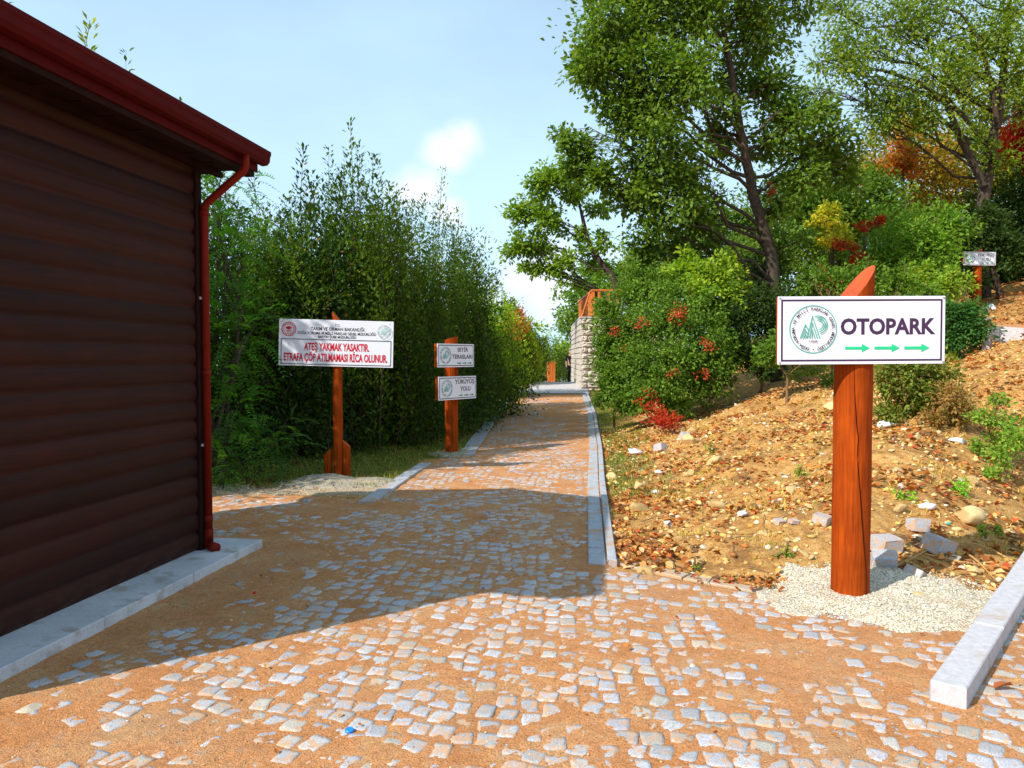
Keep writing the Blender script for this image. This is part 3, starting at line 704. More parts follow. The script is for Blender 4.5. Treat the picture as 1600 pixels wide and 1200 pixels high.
for y in (0-.001, -HL+.001):
    mb = MB(); mb.add([(0, y, WT-.01), (-HW, y, WT-.01), (-HW/2, y, zr(-HW/2)-.01)], [(0, 1, 2)]); mb.build('gable_wall', M['log'], hut)
mb = MB()   # soffit boards
k = 0; y = -HL-OE+.02
while y < OE-.05:
    mb.box((.036, y, 3.105+.004*(k % 2)), (OH-.02, min(y+.14, OE-.03), 3.125+.004*(k % 2))); y += .145; k += 1
mb.box((.03, -HL-OE+.03, 3.06), (.075, OE-.03, 3.104)); mb.box((OH-.09, -HL-OE+.02, 3.06), (OH-.02, OE-.02, 3.103))
mb.box((-HW-.02, .05, 3.09), (.02, OE-.04, 3.115)); mb.box((-HW-.02, -HL-OE+.05, 3.09), (.02, -HL-.05, 3.115))
mb.build('soffit', M['soffit'], hut)
mb = MB(); mb.box((OH-.112, -HL-OE+.03, 3.075), (OH-.092, OE-.35, 3.103)); mb.build('trim_strip', M['strip'], hut)
mb = MB(); mb.box((OH-.018, -HL-OE, 3.10), (OH, OE, 3.20)); mb.build('fascia', M['gutter'], hut); mb = MB(); mb.box((-HW-OH, -HL-OE, 3.06), (-HW-OH+.018, OE, 3.235)); mb.build('fascia', M['gutter'], hut)
mb = MB()   # gutter: ogee section
sec = [(OH+.002, 3.262), (OH+.002, 3.165), (OH+.03, 3.152), (OH+.075, 3.157), (OH+.096, 3.182), (OH+.10, 3.222), (OH+.108, 3.238), (OH+.108, 3.264), (OH+.101, 3.264), (OH+.101, 3.24), (OH+.09, 3.222), (OH+.088, 3.187), (OH+.07, 3.167), (OH+.03, 3.162), (OH+.012, 3.172), (OH+.012, 3.262)]
V = []; n_ = len(sec)
for y in (-HL-OE, OE+.02): V += [(x, y, z) for x, z in sec]
mb.add(V, [(j, (j+1) % n_, n_+(j+1) % n_, n_+j) for j in range(n_)])
mb.add([(x, OE+.021, z) for x, z in sec[:8]], [tuple(range(8))]); mb.add([(x, -HL-OE-.001, z) for x, z in sec[:8]], [tuple(range(7, -1, -1))])
mb.build('gutter', M['gutter'], hut)
mb = MB()
px0, py0 = .066, .035
mb.tube([(OH+.055, py0, 3.16), (OH+.055, py0, 3.08), (OH+.045, py0, 3.045), (px0+.02, py0, 2.80), (px0, py0, 2.76), (px0, py0, 2.70), (px0, py0, .18)], [.030]*7, 14)
for z in (2.70, 1.45, .30): mb.tube([(px0, py0, z), (px0, py0, z+.05)], .034, 14)
mb.tube([(px0, py0, .24), (px0, py0, .135), (px0+.01, py0-.012, .115), (px0+.07, py0-.05, .108), (px0+.10, py0-.07, .108)], [.035, .035, .037, .038, .040], 14)
dsp = mb.build('downspout', M['pipe'], hut, True)
for z in (2.05, .9): mb = MB(); mb.box((.03, py0-.05, z), (.05, py0+.05, z+.02)); mb.build('pipe_bracket', M['steel'], dsp)
mb = MB()   # apron of stone slabs round the hut
y = -HL-.3; k = 0
for y0, y1 in ((-HL-.5, -2.35), (-2.35, -1.55), (-1.55, -.62), (-.62, -.02), (-.02, .40)):
    mb.box((.0, y0+.003, -.1), (.335+.004*(k % 2), y1-.003, .080+.0015*(k % 2)), bev=.004); k += 1
mb.box((-HW-.3, .003, -.1), (-.003, .40, .079), bev=.004); mb.box((-HW-.3, -HL-.5, -.1), (-HW-.003, 0, .079), bev=.004); mb.box((-HW, -HL-.5, -.1), (-.003, -HL-.003, .079), bev=.004)
mb.build('foundation_slab', M['slab'], hut)
mb = MB(); mb.box((-HW, -HL, .0), (-.003, 0, .084)); mb.build('floor_slab', M['slab'], hut)

# ------------------------------------------------------------------ stone wall with railing
def stone_wall():
    c0 = P(908, 600, 28.3); z0 = Hs(c0.x, 28.3)-.15; top = P(910, 497, 28.3).z
    root = empty('stone_wall', (c0.x, 28.3, z0), 0, 'pale split-face stone wall end beside the path', 'wall')
    hh = top-z0; rows = 13; rh = hh/rows; bw = .46; W = 3.6; mb = MB()
    for r_ in range(rows):
        x = 0 if r_ % 2 == 0 else -.23
        while x < W:
            a, b = max(x, 0)+.006, min(x+bw, W)-.006; z0_, z1_ = r_*rh+.006, (r_+1)*rh-.006
            if b-a > .08:
                nx_, nz_ = 5, 4; V = []
                for j in range(nz_+1):
                    for i in range(nx_+1):
                        e = (i in (0, nx_)) or (j in (0, nz_)); V.append((a+(b-a)*i/nx_, -(0.0 if e else random.uniform(.03, .11)), z0_+(z1_-z0_)*j/nz_))
                mb.add(V, [(j*(nx_+1)+i, j*(nx_+1)+i+1, (j+1)*(nx_+1)+i+1, (j+1)*(nx_+1)+i) for j in range(nz_) for i in range(nx_)])
            x += bw
    mb.box((0, .002, 0), (W, .3, hh-.006)); mb.build('block_face', M['wallstone'], root)
    # side wall running along the path
    mb = MB()
    dx_, dy_ = .36, 9.0; n_ = 20
    for r_ in range(rows):
        for i in range(n_):
            o_ = (.5 if r_ % 2 else 0); t0, t1 = (i+o_)/n_, min((i+1+o_)/n_, 1)
            j = random.uniform(.0, .03); q = .006
            a = (dx_*t0-.004, dy_*t0+.305 if False else dy_*t0+q); b = (dx_*t1-.004, dy_*t1-q); z0_, z1_ = r_*rh+q, (r_+1)*rh-q
            mb.add([(a[0], a[1], z0_), (b[0], b[1], z0_), (b[0], b[1], z1_), (a[0], a[1], z1_), (a[0]-.03-j, a[1]+.02, z0_+.02), (b[0]-.03-j, b[1]-.02, z0_+.02), (b[0]-.03-j, b[1]-.02, z1_-.02), (a[0]-.03-j, a[1]+.02, z1_-.02)],
                   [(4, 5, 6, 7)[::-1], (0, 1, 5, 4)[::-1], (1, 2, 6, 5)[::-1], (2, 3, 7, 6)[::-1], (3, 0, 4, 7)[::-1]])
    mb.add([(0, 0, 0), (dx_, dy_, 0), (dx_, dy_, hh-.01), (0, 0, hh-.01), (.45, 0.31, 0), (.45, dy_, 0), (.45, dy_, hh-.01), (.45, .31, hh-.01)], [(3, 2, 1, 0), (4, 5, 6, 7), (3, 7, 6, 2)])
    mb.build('side_face', M['wallstone'], root)
    mb = MB(); mb.box((-.05, -.06, hh), (W, .34, hh+.05)); mb.add([(-.05, .341, hh), (.45, .341, hh), (.85, dy_, hh), (.31, dy_, hh), (-.05, .341, hh+.05), (.45, .341, hh+.05), (.85, dy_, hh+.05), (.31, dy_, hh+.05)], [(4, 5, 6, 7), (0, 1, 5, 4), (1, 2, 6, 5), (2, 3, 7, 6), (3, 0, 4, 7)]); mb.build('coping', M['kerb_conc'], root)
    # terrace deck behind
    mb = MB(); mb.box((.86, .345, hh-.5), (W, dy_, hh+.03)); mb.build('terrace', M['wallstone'], root)
    rl = empty('wooden_railing', (c0.x, 28.3, top+.05), 0, 'orange wooden railing on top of the stone wall', 'railing')
    mb = MB(); mb.box((.36, .08, .95), (1.5, .2, 1.01), bev=.008); mb.build('handrail', M['rail'], rl)
    mb = MB(); mb.box((.36, .22, .93), (.46, 6.0, .99), bev=.008); mb.build('handrail', M['rail'], rl)
    mb = MB(); mb.tube([(.02, .14, .0), (.33, .14, .93)], .03, 6); mb.build('brace', M['rail'], rl)
    for x in (.38, .62, .98, 1.3):
        mb = MB(); mb.box((x, .1, 0), (x+(.13 if x < .5 else .10), .18, .948), bev=.01); mb.build('post' if x == .38 else 'baluster', M['rail'], rl)
    for i in range(9):
        y = .6+i*.6; mb = MB(); mb.box((.38, y, 0), (.44, y+.10, .928), bev=.01); mb.build('baluster', M['rail'], rl)
    mb = MB(); mb.box((.515, .11, .12), (1.5, .17, .2)); mb.build('lower_rail', M['rail'], rl)
stone_wall()
# orange timber box at the far end of the path, with a stake beside it
q = P(862, 594, 40.); qz = Hs(q.x, 40.); tp = P(862, 567, 40.).z
bx_ = empty('timber_box', (q.x, 40, qz), .1, 'upright orange timber cabinet at the far end of the path', 'cabinet')
for i in range(3):
    mb = MB(); mb.box((-.2+i*.135, 0, 0), (-.2+i*.135+.128, .35, tp-qz), bev=.012); mb.build('plank', M['rail'], bx_)
mb = MB(); mb.box((-.22, -.015, tp-qz), (.23, .37, tp-qz+.05), bev=.01); mb.build('lid', M['rail'], bx_)
q2 = P(850, 594, 40.5); mb = MB(); post_mesh(mb, .05, P(850, 578, 40.5).z-Hs(q2.x, 40.5), .08, n=10, rings=4); tag(mb.build('stake', [M['rail'], M['rail'], M['crack']], None, loc=(q2.x, 40.5, Hs(q2.x, 40.5))), 'thin orange stake left of the far timber cabinet', 'stake')

# ------------------------------------------------------------------ person in the distance
def skin_obj(name, pts, edges, rad, m, parent, loc=(0, 0, 0)):
    me = bpy.data.meshes.new(name); me.from_pydata(pts, edges, []); o = link(name, me, None)
    o.modifiers.new('s', 'SKIN'); o.modifiers.new('d', 'SUBSURF').levels = 2
    for i, v in enumerate(me.skin_vertices[0].data):
        v.radius = (rad[i][0], rad[i][1]) if hasattr(rad[i], '__len__') else (rad[i], rad[i]); v.use_root = (i == 0)
    dg = bpy.context.evaluated_depsgraph_get(); dg.update(); m2 = bpy.data.meshes.new_from_object(o.evaluated_get(dg)); bpy.data.objects.remove(o)
    m2.materials.clear(); m2.materials.append(m); m2.polygons.foreach_set('use_smooth', [True]*len(m2.polygons)); return link(name, m2, parent, loc)
M['skin'] = simple('skin', (.42, .24, .17), .6, .3, .05, 9, 0); M['cloth'] = simple('black_cloth', (.012, .012, .016), .9, .1, .2, 20, .2)
M['trouser'] = simple('dark_trousers', (.03, .032, .04), .9, .1, .2, 20, .2); M['cap'] = simple('white_cap', (.75, .73, .68), .8, .2, .1, 20, .1)
q = P(892, 590, 39.); pz_ = P(892, 559, 39.).z-1.72; 
pe = empty('person', (q.x, 39., Hs(q.x, 39.)), 0, 'distant person in dark clothes and white cap walking away past the stone wall', 'person')
body = [(0, 0, .95), (0, 0, 1.15), (0, 0, 1.38), (0, -.01, 1.50), (0, -.02, 1.60), (0, -.02, 1.68),
        (-.18, 0, 1.42), (-.24, .03, 1.15), (-.23, -.08, .93), (.18, 0, 1.42), (.24, -.03, 1.15), (.23, .08, .93),
        (-.09, 0, .88), (-.10, .08, .48), (-.10, .02, .06), (-.10, -.10, .03), (.09, 0, .88), (.10, -.10, .48), (.10, -.14, .06), (.10, -.26, .03),
        (-.22, -.11, .84), (.22, .11, .84)]
ed = [(0, 1), (1, 2), (2, 3), (3, 4), (4, 5), (2, 6), (6, 7), (7, 8), (2, 9), (9, 10), (10, 11), (0, 12), (12, 13), (13, 14), (14, 15), (0, 16), (16, 17), (17, 18), (18, 19), (8, 20), (11, 21)]
rd = [(.15, .11), (.14, .10), (.16, .11), .055, (.075, .095), (.07, .085), .06, .042, .032, .06, .042, .032, .09, .06, .042, .035, .09, .06, .042, .035, .03, .03]
skin_obj('body', body, ed, rd, M['skin'], pe)
skin_obj('shirt', [body[i] for i in (0, 1, 2, 6, 7, 9, 10)], [(0, 1), (1, 2), (2, 3), (3, 4), (2, 5), (5, 6)], [(.165, .13), (.155, .12), (.175, .125), .075, .055, .075, .055], M['cloth'], pe)
skin_obj('trousers', [body[i] for i in (0, 12, 13, 14, 16, 17, 18)], [(0, 1), (1, 2), (2, 3), (0, 4), (4, 5), (5, 6)], [(.16, .12), .105, .075, .06, .105, .075, .06], M['trouser'], pe)
skin_obj('cap', [(0, -.02, 1.70), (0, -.02, 1.76), (0, .10, 1.71)], [(0, 1), (0, 2)], [(.09, .10), (.07, .08), (.06, .015)], M['cap'], pe)

# ------------------------------------------------------------------ foliage
def rnd_dirs(n):
    v = RS.normal(size=(n, 3)); return v/np.linalg.norm(v, axis=1)[:, None]
def norm(v): return v/np.maximum(np.linalg.norm(v, axis=1), 1e-6)[:, None]
def leaves(Pp, D, Nn, Ln, Wd, fold=.18, six=False):
    """leaf blades: base, two sides raised by the fold, tip"""
    D = norm(D); S = norm(np.cross(D, Nn)); Nn = np.cross(S, D); Ln = np.asarray(Ln)[:, None]; Wd = np.asarray(Wd)[:, None]; n = len(Pp)
    if not six:
        V = np.stack([Pp, Pp+D*Ln*.5+S*Wd*.5+Nn*Wd*fold, Pp+D*Ln, Pp+D*Ln*.5-S*Wd*.5+Nn*Wd*fold], 1).reshape(-1, 3)
        return V, np.arange(n*4).reshape(n, 4), 4
    V = np.stack([Pp, Pp+D*Ln*.33+S*Wd*.48+Nn*Wd*fold, Pp+D*Ln*.7+S*Wd*.38+Nn*Wd*fold, Pp+D*Ln-Nn*Wd*.12, Pp+D*Ln*.7-S*Wd*.38+Nn*Wd*fold, Pp+D*Ln*.33-S*Wd*.48+Nn*Wd*fold, Pp+D*Ln*.5], 1).reshape(-1, 3)
    i = np.arange(n)[:, None]*7
    F = np.concatenate([i+np.array([[0, 1, 2, 6]]), i+np.array([[6, 2, 3, 4]]), i+np.array([[0, 6, 4, 5]])])
    return V, F, 7
def palette(n, cols, wts, var=.22):
    cols = np.array(cols); k = RS.choice(len(cols), n, p=np.array(wts)/sum(wts)); c_ = cols[k]*RS.uniform(1-var, 1+var, (n, 1))*RS.uniform(.93, 1.07, (n, 3)); return c_
GREEN = ([(.045, .095, .016), (.07, .14, .022), (.12, .20, .03), (.03, .065, .014)], [4, 3, 1.2, 2])
OAK = ([(.055, .115, .020), (.078, .155, .025), (.105, .19, .032), (.15, .22, .04)], [4, 3, 2, .5])
LIME = ([(.16, .28, .03), (.22, .33, .03), (.10, .20, .03)], [3, 2, 2])
BAY2 = ([(.038, .082, .012), (.062, .118, .017), (.10, .165, .024), (.024, .058, .011)], [3, 3, 1.5, 2])
BAY3 = ([(.020, .055, .014), (.032, .080, .018), (.06, .12, .022), (.28, .13, .03)], [4, 3, 1.2, .15])
BAY = ([(.026, .066, .012), (.045, .10, .016), (.085, .16, .024), (.12, .20, .028), (.22, .12, .03)], [4, 3.5, 2, .8, .12])
AIRY = ([(.09, .17, .025), (.13, .22, .03), (.20, .27, .04), (.06, .12, .02)], [3, 3, 1.5, 1.5])
YAIR2 = ([(.08, .16, .02), (.12, .22, .028), (.17, .28, .035)], [3, 3, 1])
YAIR = ([(.075, .15, .02), (.11, .19, .025), (.17, .23, .03), (.05, .11, .018)], [3, 3, 1.8, 1.5])
AUT = ([(.24, .19, .03), (.28, .12, .03), (.12, .16, .025), (.34, .24, .04)], [3, 1.4, 3, 1.2])
ORG = ([(.34, .11, .03), (.28, .15, .03), (.14, .15, .03)], [3, 2, 1.4])
REDL = ([(.26, .022, .012), (.19, .018, .01), (.32, .07, .02)], [3, 2, 1])
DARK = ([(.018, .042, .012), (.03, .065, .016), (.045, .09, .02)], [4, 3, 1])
def foliage_obj(name, parts, parent, m='leaf'):
    Vs, Fs, Cs = [], [], []; o_ = 0
    for V, F, c_, per in parts: Vs.append(V); Fs.append(F+o_); Cs.append(np.repeat(c_, per, 0)); o_ += len(V)
    return link(name, mesh_np(name, np.concatenate(Vs), np.concatenate(Fs), [M[m]], np.concatenate(Cs)), parent)
def blob_leaves(cn, rad, n, L_, pal, k=14, sig=.16, shell=.42, droop=.2, wid=.55, six=False, spray=0):
    """leaf clusters spread through an ellipsoid, thicker near its surface"""
    cn = np.array(cn); rad = np.array(rad); nc = max(3, n//k)
    d = rnd_dirs(nc); r_ = RS.rand(nc)**shell; r_ *= 1+.22*(fbm(d[:, 0]*2.5+cn[0], d[:, 2]*2.5+d[:, 1]*2, cn[1])-.5)*2
    if spray:
        nS = max(5, int(nc/spray)); sd = rnd_dirs(nS)*np.array([1, 1, .95]); sl = RS.uniform(.45, 1.42, nS); q_ = RS.randint(0, nS, nc)
        t_ = RS.uniform(.12, 1, nc)**.6; d = sd[q_]; C = cn+(d*(sl[q_]*t_)[:, None]+RS.normal(size=(nc, 3))*.11)*rad
    else: C = cn+d*r_[:, None]*rad
    sg = sig*min(rad.mean(), 1.6)/1.0
    idx = np.repeat(np.arange(nc), k); Pp = C[idx]+RS.normal(size=(len(idx), 3))*sg*np.array([1, 1, .85])
    D = norm(Pp-C[idx])*.7+d[idx]*.5+RS.normal(size=(len(idx), 3))*.4; D[:, 2] -= droop
    Nn = RS.normal(size=(len(idx), 3))*.55+np.array([-.25, -.2, .9])
    ct = palette(nc, *pal, var=.12)[idx]*.5+palette(len(idx), *pal)*.5
    Ln = RS.uniform(.7, 1.25, len(idx))*L_
    V, F, per = leaves(Pp, D, Nn, Ln, Ln*wid, six=six); return (V, F, ct, per), C
def limb(mb, a, b, r0, r1, sag=.12, n=5, sides=6, jit=.06):
    a, b = Vector(a), Vector(b); L_ = (b-a).length; pts = []; off = Vector((random.uniform(-1, 1), random.uniform(-1, 1), random.uniform(-.2, 1)))*sag*L_
    for i in range(n+1):
        t = i/n; p = a.lerp(b, t)+off*math.sin(math.pi*t)+Vector([random.uniform(-jit, jit)*L_*(0 < i < n) for _ in range(3)]); pts.append(p)
    mb.tube(pts, [r0*(1-t_/n)+r1*t_/n for t_ in range(n+1)], sides, cap=False); return pts
def tree(name, label, cat, trunk, blobs, L_, pal, group=None, k=14, sig=.16, twigs=7, bark='bark', shell=.42, droop=.2, wid=.55, extra=None, spray=7):
    """trunk: list of (Vector, radius); blobs: (centre, (rx,ry,rz), leaves[, palette])"""
    base = trunk[0][0]; root = empty(name, base, 0, label, cat, group); mb = MB()
    pts = [p-base for p, _ in trunk]; rr = [r_ for _, r_ in trunk]
    # refine the trunk
    P2, R2 = [], []
    for i in range(len(pts)-1):
        for t in range(4): u_ = t/4; P2.append(pts[i].lerp(pts[i+1], u_)+Vector((random.uniform(-1, 1), random.uniform(-1, 1), 0))*rr[i]*.18*(i+t > 0)); R2.append(rr[i]*(1-u_)+rr[i+1]*u_)
    P2.append(pts[-1]); R2.append(rr[-1]); R2[0] *= 1.35
    P2[0] = P2[0]+Vector((0, 0, -.2))
    mb.tube(P2, R2, 9, cap=False); parts = []
    for b in blobs:
        cn, rad, n = b[0]-base, b[1], b[2]; pl = b[3] if len(b) > 3 else pal
        lv, C = blob_leaves(cn, rad, n, L_, pl, k, sig, shell, droop, wid, spray=spray); parts.append(lv)
        # nearest trunk point below the clump
        best = min(range(len(P2)), key=lambda i: (P2[i]-cn).length+(2.5*max(0, P2[i].z-cn.z+.45*(Vector((P2[i].x-cn.x, P2[i].y-cn.y)).length))))
        r0 = min(R2[best]*.45, .025+.03*max(rad)); lp = limb(mb, P2[best], cn, r0, r0*.4)
        for _ in range(twigs):
            c_ = Vector(C[random.randrange(len(C))]); s_ = lp[random.randrange(2, len(lp))]; sp = limb(mb, s_, c_, r0*.38, .006, .1, 4, 4)
            for _ in range(2): c2 = Vector(C[random.randrange(len(C))]); c2 = c_.lerp(c2, .35); limb(mb, sp[2], c2, r0*.18, .004, .1, 2, 3)
    mb.build('trunk', M[bark], root, True); foliage_obj('crown', parts, root)
    return root
def BL(px, py, Y, rpx, n, pal=None, sz=1.0, sy=1.0):
    c_ = P(px, py, Y); r_ = rpx/1200*Y; t = (c_, (r_, r_*sy, r_*sz), n); return t+(pal,) if pal else t
def bay(name, label, cn, R_, h, n_sh, per, L_, pal, group, lean=(0, 0), low=.03, dens=1., spike=.30, cat='tree', asp=.42):
    """evergreen with many upright leafy shoots"""
    root = empty(name, cn, 0, label, cat, group); mb = MB(); parts = []
    for t in range(5):
        q = 2*math.pi*random.random(); limb(mb, (0.05*math.cos(q), .05*math.sin(q), -.15), (R_*.5*math.cos(q)+lean[0]*.5, R_*.5*math.sin(q)+lean[1]*.5, h*.62), .05, .015, .06, 6, 6, .03)
    rr = np.sqrt(RS.rand(n_sh)); rr[0] = .1; rr[1:4] *= .5; an = RS.rand(n_sh)*2*np.pi; bx = rr*np.cos(an)*R_; by = rr*np.sin(an)*R_
    ht = h*(1-spike*.85*rr**1.5-.34*RS.rand(n_sh)**1.1*(.6+rr*.8)-.04); ht[0] = h; z0 = np.where(rr > .6, h*low, h*(low+.1)); z0 = np.where(RS.rand(n_sh) < .45, ht*.45, z0)
    tot = n_sh*per; idx = np.repeat(np.arange(n_sh), per); t = RS.rand(tot)**.85; z = z0[idx]+(ht-z0)[idx]*t
    # shoots bow outwards low down and come together at the top
    flare = 1+.22*np.sin(np.pi*np.clip(t, 0, 1))-.20*t**2.2; cx = bx[idx]*flare+lean[0]*z/h+.05*np.sin(z*1.7+an[idx]*3); cy = by[idx]*flare+lean[1]*z/h+.05*np.cos(z*1.9+an[idx]*5)
    a2 = RS.rand(tot)*2*np.pi; wd = (.09+.22*(1-t)**.7)*RS.uniform(.2, 1, tot)*min(1.3, .6+.5*R_)
    Pp = np.stack([cx+np.cos(a2)*wd*.6, cy+np.sin(a2)*wd*.6, z], 1); D = np.stack([np.cos(a2)*.8, np.sin(a2)*.8, RS.uniform(.35, 1.3, tot)], 1)
    Nn = np.stack([-np.cos(a2)*.7, -np.sin(a2)*.7, np.full(tot, .8)], 1)+RS.normal(size=(tot, 3))*.35
    ct = palette(n_sh, *pal, var=.2)[idx]*.55+palette(tot, *pal)*.45; Ln = RS.uniform(.7, 1.25, tot)*L_
    V, F, per_ = leaves(Pp, D, Nn, Ln, Ln*asp); parts.append((V, F, ct, per_))
    for k_ in range(9):
        q_ = k_*2.4; zc = h*(.12+.54*((k_*.37) % 1)); rq = R_*.55
        parts.append(blob_leaves((math.cos(q_)*rq+lean[0]*zc/h, math.sin(q_)*rq+lean[1]*zc/h, zc), (R_*.62, R_*.62, h*.17), int(n_sh*per*.06), L_, pal, 10, .13, .5, -.3, .42, spray=5)[0])
    for i in range(0, n_sh, 3):
        zz = [z0[i]+(ht[i]-z0[i])*t_ for t_ in (0, .33, .66, 1)]
        mb.tube([(bx[i]*(1+.22*math.sin(math.pi*t_)-.20*t_**2.2)+lean[0]*z_/h+.05*math.sin(z_*1.7+an[i]*3), by[i]*(1+.22*math.sin(math.pi*t_)-.20*t_**2.2)+lean[1]*z_/h+.05*math.cos(z_*1.9+an[i]*5), z_) for t_, z_ in zip((0, .33, .66, 1), zz)], [.014, .011, .007, .003], 4, cap=False)
    mb.build('trunk', M['bark'], root, True); foliage_obj('crown', parts, root); return root
def fronds(Ps, Ds, Lr, npair, Ll, pal, asp=.32, droop=.5):
    """pinnate leaves: pairs of leaflets down a drooping midrib"""
    n = len(Ps); Ds = norm(Ds); side = norm(np.cross(Ds, np.array([[0, 0, 1.]])+RS.normal(size=(n, 3))*.25)); up = np.cross(side, Ds); PP, DD, NN, CC, LL = [], [], [], [], []
    c0 = palette(n, *pal, var=.25)
    for k in range(npair):
        t = (k+1)/npair; ctr = Ps+Ds*Lr*t-np.array([[0, 0, 1.]])*Lr*droop*t*t
        for s_ in (-1, 1):
            PP.append(ctr); DD.append(side*s_+Ds*.55-up*.15+RS.normal(size=(n, 3))*.08); NN.append(up+RS.normal(size=(n, 3))*.2); CC.append(c0*RS.uniform(.9, 1.1, (n, 1))); LL.append(np.full(n, Ll)*(1-.45*abs(t-.45)))
    Pp, D, Nn, c_, Ln = map(np.concatenate, (PP, DD, NN, CC, LL)); V, F, per = leaves(Pp, D, Nn, Ln, Ln*asp); return (V, F, c_, per)
def pinnate(name, label, cn, blobs, Lr, npair, Ll, pal, group=None, cat='shrub', stem=.03):
    root = empty(name, cn, 0, label, cat, group); mb = MB(); parts = []
    for (c_, rad, n) in [(b[0], b[1], b[2]) for b in blobs]:
        c_ = Vector(c_)-Vector(cn); limb(mb, (0, 0, -.1), c_, stem, stem*.4, .1, 6, 6)
        d = rnd_dirs(n); Ps = np.array(c_)+d*(RS.rand(n)**.45)[:, None]*np.array(rad); Ds = d+RS.normal(size=(n, 3))*.4+np.array([0, 0, .15]); parts.append(fronds(Ps, Ds, Lr, npair, Ll, pal))
        for i in range(6): limb(mb, c_*.7, Vector(Ps[i]), stem*.35, .004, .1, 3, 4)
    mb.build('trunk', M['bark'], root, True); foliage_obj('crown', parts, root); return root
def base(px, Y, dz=0): q = P(px, 600, Y); return Vector((q.x, Y, Hs(q.x, Y)+dz))

# left row of evergreens --------------------------------------------
G1 = 'evergreens along the left side of the path'
def top_h(py, Y, b): return P(800, py, Y).z-b.z
for (px, Y, py, Rr, nsh, lab, low, lean) in (
        (400, 12.2, 262, .95, 70, 'leafy evergreen just right of the downspout, its shoots below the gutter end', .02, (0, 0)),
        (478, 12.8, 226, 1.0, 80, 'evergreen with twin pointed shoots directly behind the warning sign', .02, (.1, 0)),
        (556, 13.3, 183, 1.15, 95, 'tallest evergreen of the left row with a pointed top', .02, (.05, 0)),
        (622, 14.6, 300, 1.05, 75, 'lower evergreen between the tallest one and the one by the two-board post', .02, (0, 0)),
        (672, 16.2, 262, 1.15, 80, 'evergreen with a thin leaning tip above the two-board post', .02, (.15, 0)),
        (712, 17.8, 335, 1.0, 70, 'evergreen sloping down to the path right of the two-board post', .02, (.1, 0)),
        (520, 16.0, 232, 1.4, 90, 'broad evergreen behind the tallest one', .02, (0, 0)),
        (330, 13.5, 240, 1.1, 70, 'evergreen mostly hidden by the corner of the hut', .02, (0, 0))):
    b = base(px, Y); bay('evergreen_tree', lab, b, Rr, top_h(py, Y, b), int(nsh*1.0), 170, .088*random.uniform(.88, 1.04), [BAY, BAY2, BAY3][int(px/7) % 3], G1, lean, low)
for (px, Y, py, Rr, nsh, lab, pal) in (
        (752, 21, 392, 1.1, 60, 'bright green evergreen right of the two-board post', LIME),
        (722, 19, 430, 1.0, 60, 'dark evergreen behind the two-board post', BAY),
        (780, 25.5, 438, 1.1, 60, 'evergreen with reddish patch midway down the left of the path', BAY),
        (800, 31, 470, 1.1, 55, 'yellowish evergreen near the far end of the left row', LIME),
        (816, 37, 492, 1.1, 50, 'small evergreen above the orange timber cabinet', BAY),
        (862, 54, 515, 2.2, 60, 'evergreen closing the far end of the path', LIME),
        (905, 56, 500, 2.2, 60, 'evergreen behind the distant person', LIME)):
    b = base(px, Y); bay('evergreen_tree', lab, b, Rr, top_h(py, Y, b), nsh, 150, .10 if Y < 30 else .16, pal, G1, (0, 0), .0)
b = base(806, 25.0); o = foliage_obj('red_leaves', [blob_leaves(P(808, 505, 24.2)-Vector((0, 0, 0)), (.45, .3, .5), 500, .10, ([(.30, .09, .03), (.25, .14, .03)], [2, 1]), sig=.25)[0]], None); tag(o, 'reddish climbing leaves on an evergreen left of the path', 'climber')
for (x_, y_, h_, r_, lab) in ((-6.9, 7.7, 7.6, 1.25, 'unseen evergreen added for its shade off the back corner of the hut'), (-6.2, 9.7, 5.5, 1.1, 'unseen evergreen added for its shade between the hut and the leafy one at the downspout'), (-9.0, 6.6, 8.0, 1.1, 'unseen tall evergreen added for its shade beyond the back of the hut, nearest the camera'), (-8.9, 8.3, 8.4, 1.3, 'unseen tall evergreen added for its shade beyond the back of the hut, second'), (-8.6, 10.2, 8.4, 1.4, 'unseen tall evergreen added for its shade beyond the back of the hut, third'), (-8.4, 12.4, 8.0, 1.4, 'unseen tall evergreen added for its shade beyond the back of the hut, fourth'), (-7.4, 14.6, 7.4, 1.4, 'unseen tall evergreen added for its shade beyond the back of the hut, farthest')):  # unseen trees, added to throw shade on the left row and warning sign
    bay('evergreen_tree', lab, Vector((x_, y_, 0)), r_, h_, 75, 170, .13, BAY, G1, spike=.2)
# understorey: shrubs filling the foot of the row, its shade put into their leaf colour
G2 = 'shrubs coloured dark as shade at the foot of the evergreens'
for (px, py, Y, rp_, n, lab) in ((430, 640, 12.0, 90, 5000, 'shrub coloured dark as shade left of the warning post'), (600, 620, 14.2, 90, 5000, 'shrub coloured dark as shade between the two signposts'), (690, 590, 16.0, 70, 4000, 'shrub coloured dark as shade behind the two-board post'),
                                  (760, 575, 20.0, 55, 4000, 'shrub coloured dark as shade at the kerb beyond the two-board post'), (785, 565, 25.5, 36, 3000, 'shrub coloured dark as shade halfway along the left kerb'), (812, 562, 33, 26, 2200, 'shrub coloured dark as shade just before the timber cabinet'), (880, 575, 50, 40, 2500, 'shrub coloured dark as shade closing the view at the end of the path')):
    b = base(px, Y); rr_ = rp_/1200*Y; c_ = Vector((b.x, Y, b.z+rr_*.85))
    tree('shrub', lab, 'shrub', [(b, .03), (b+Vector((0, 0, rr_*.7)), .02)], [(c_, (rr_*1.15, rr_*.9, rr_), n, DARK)], .09 if Y < 22 else .13, DARK, G2, k=12, twigs=3)
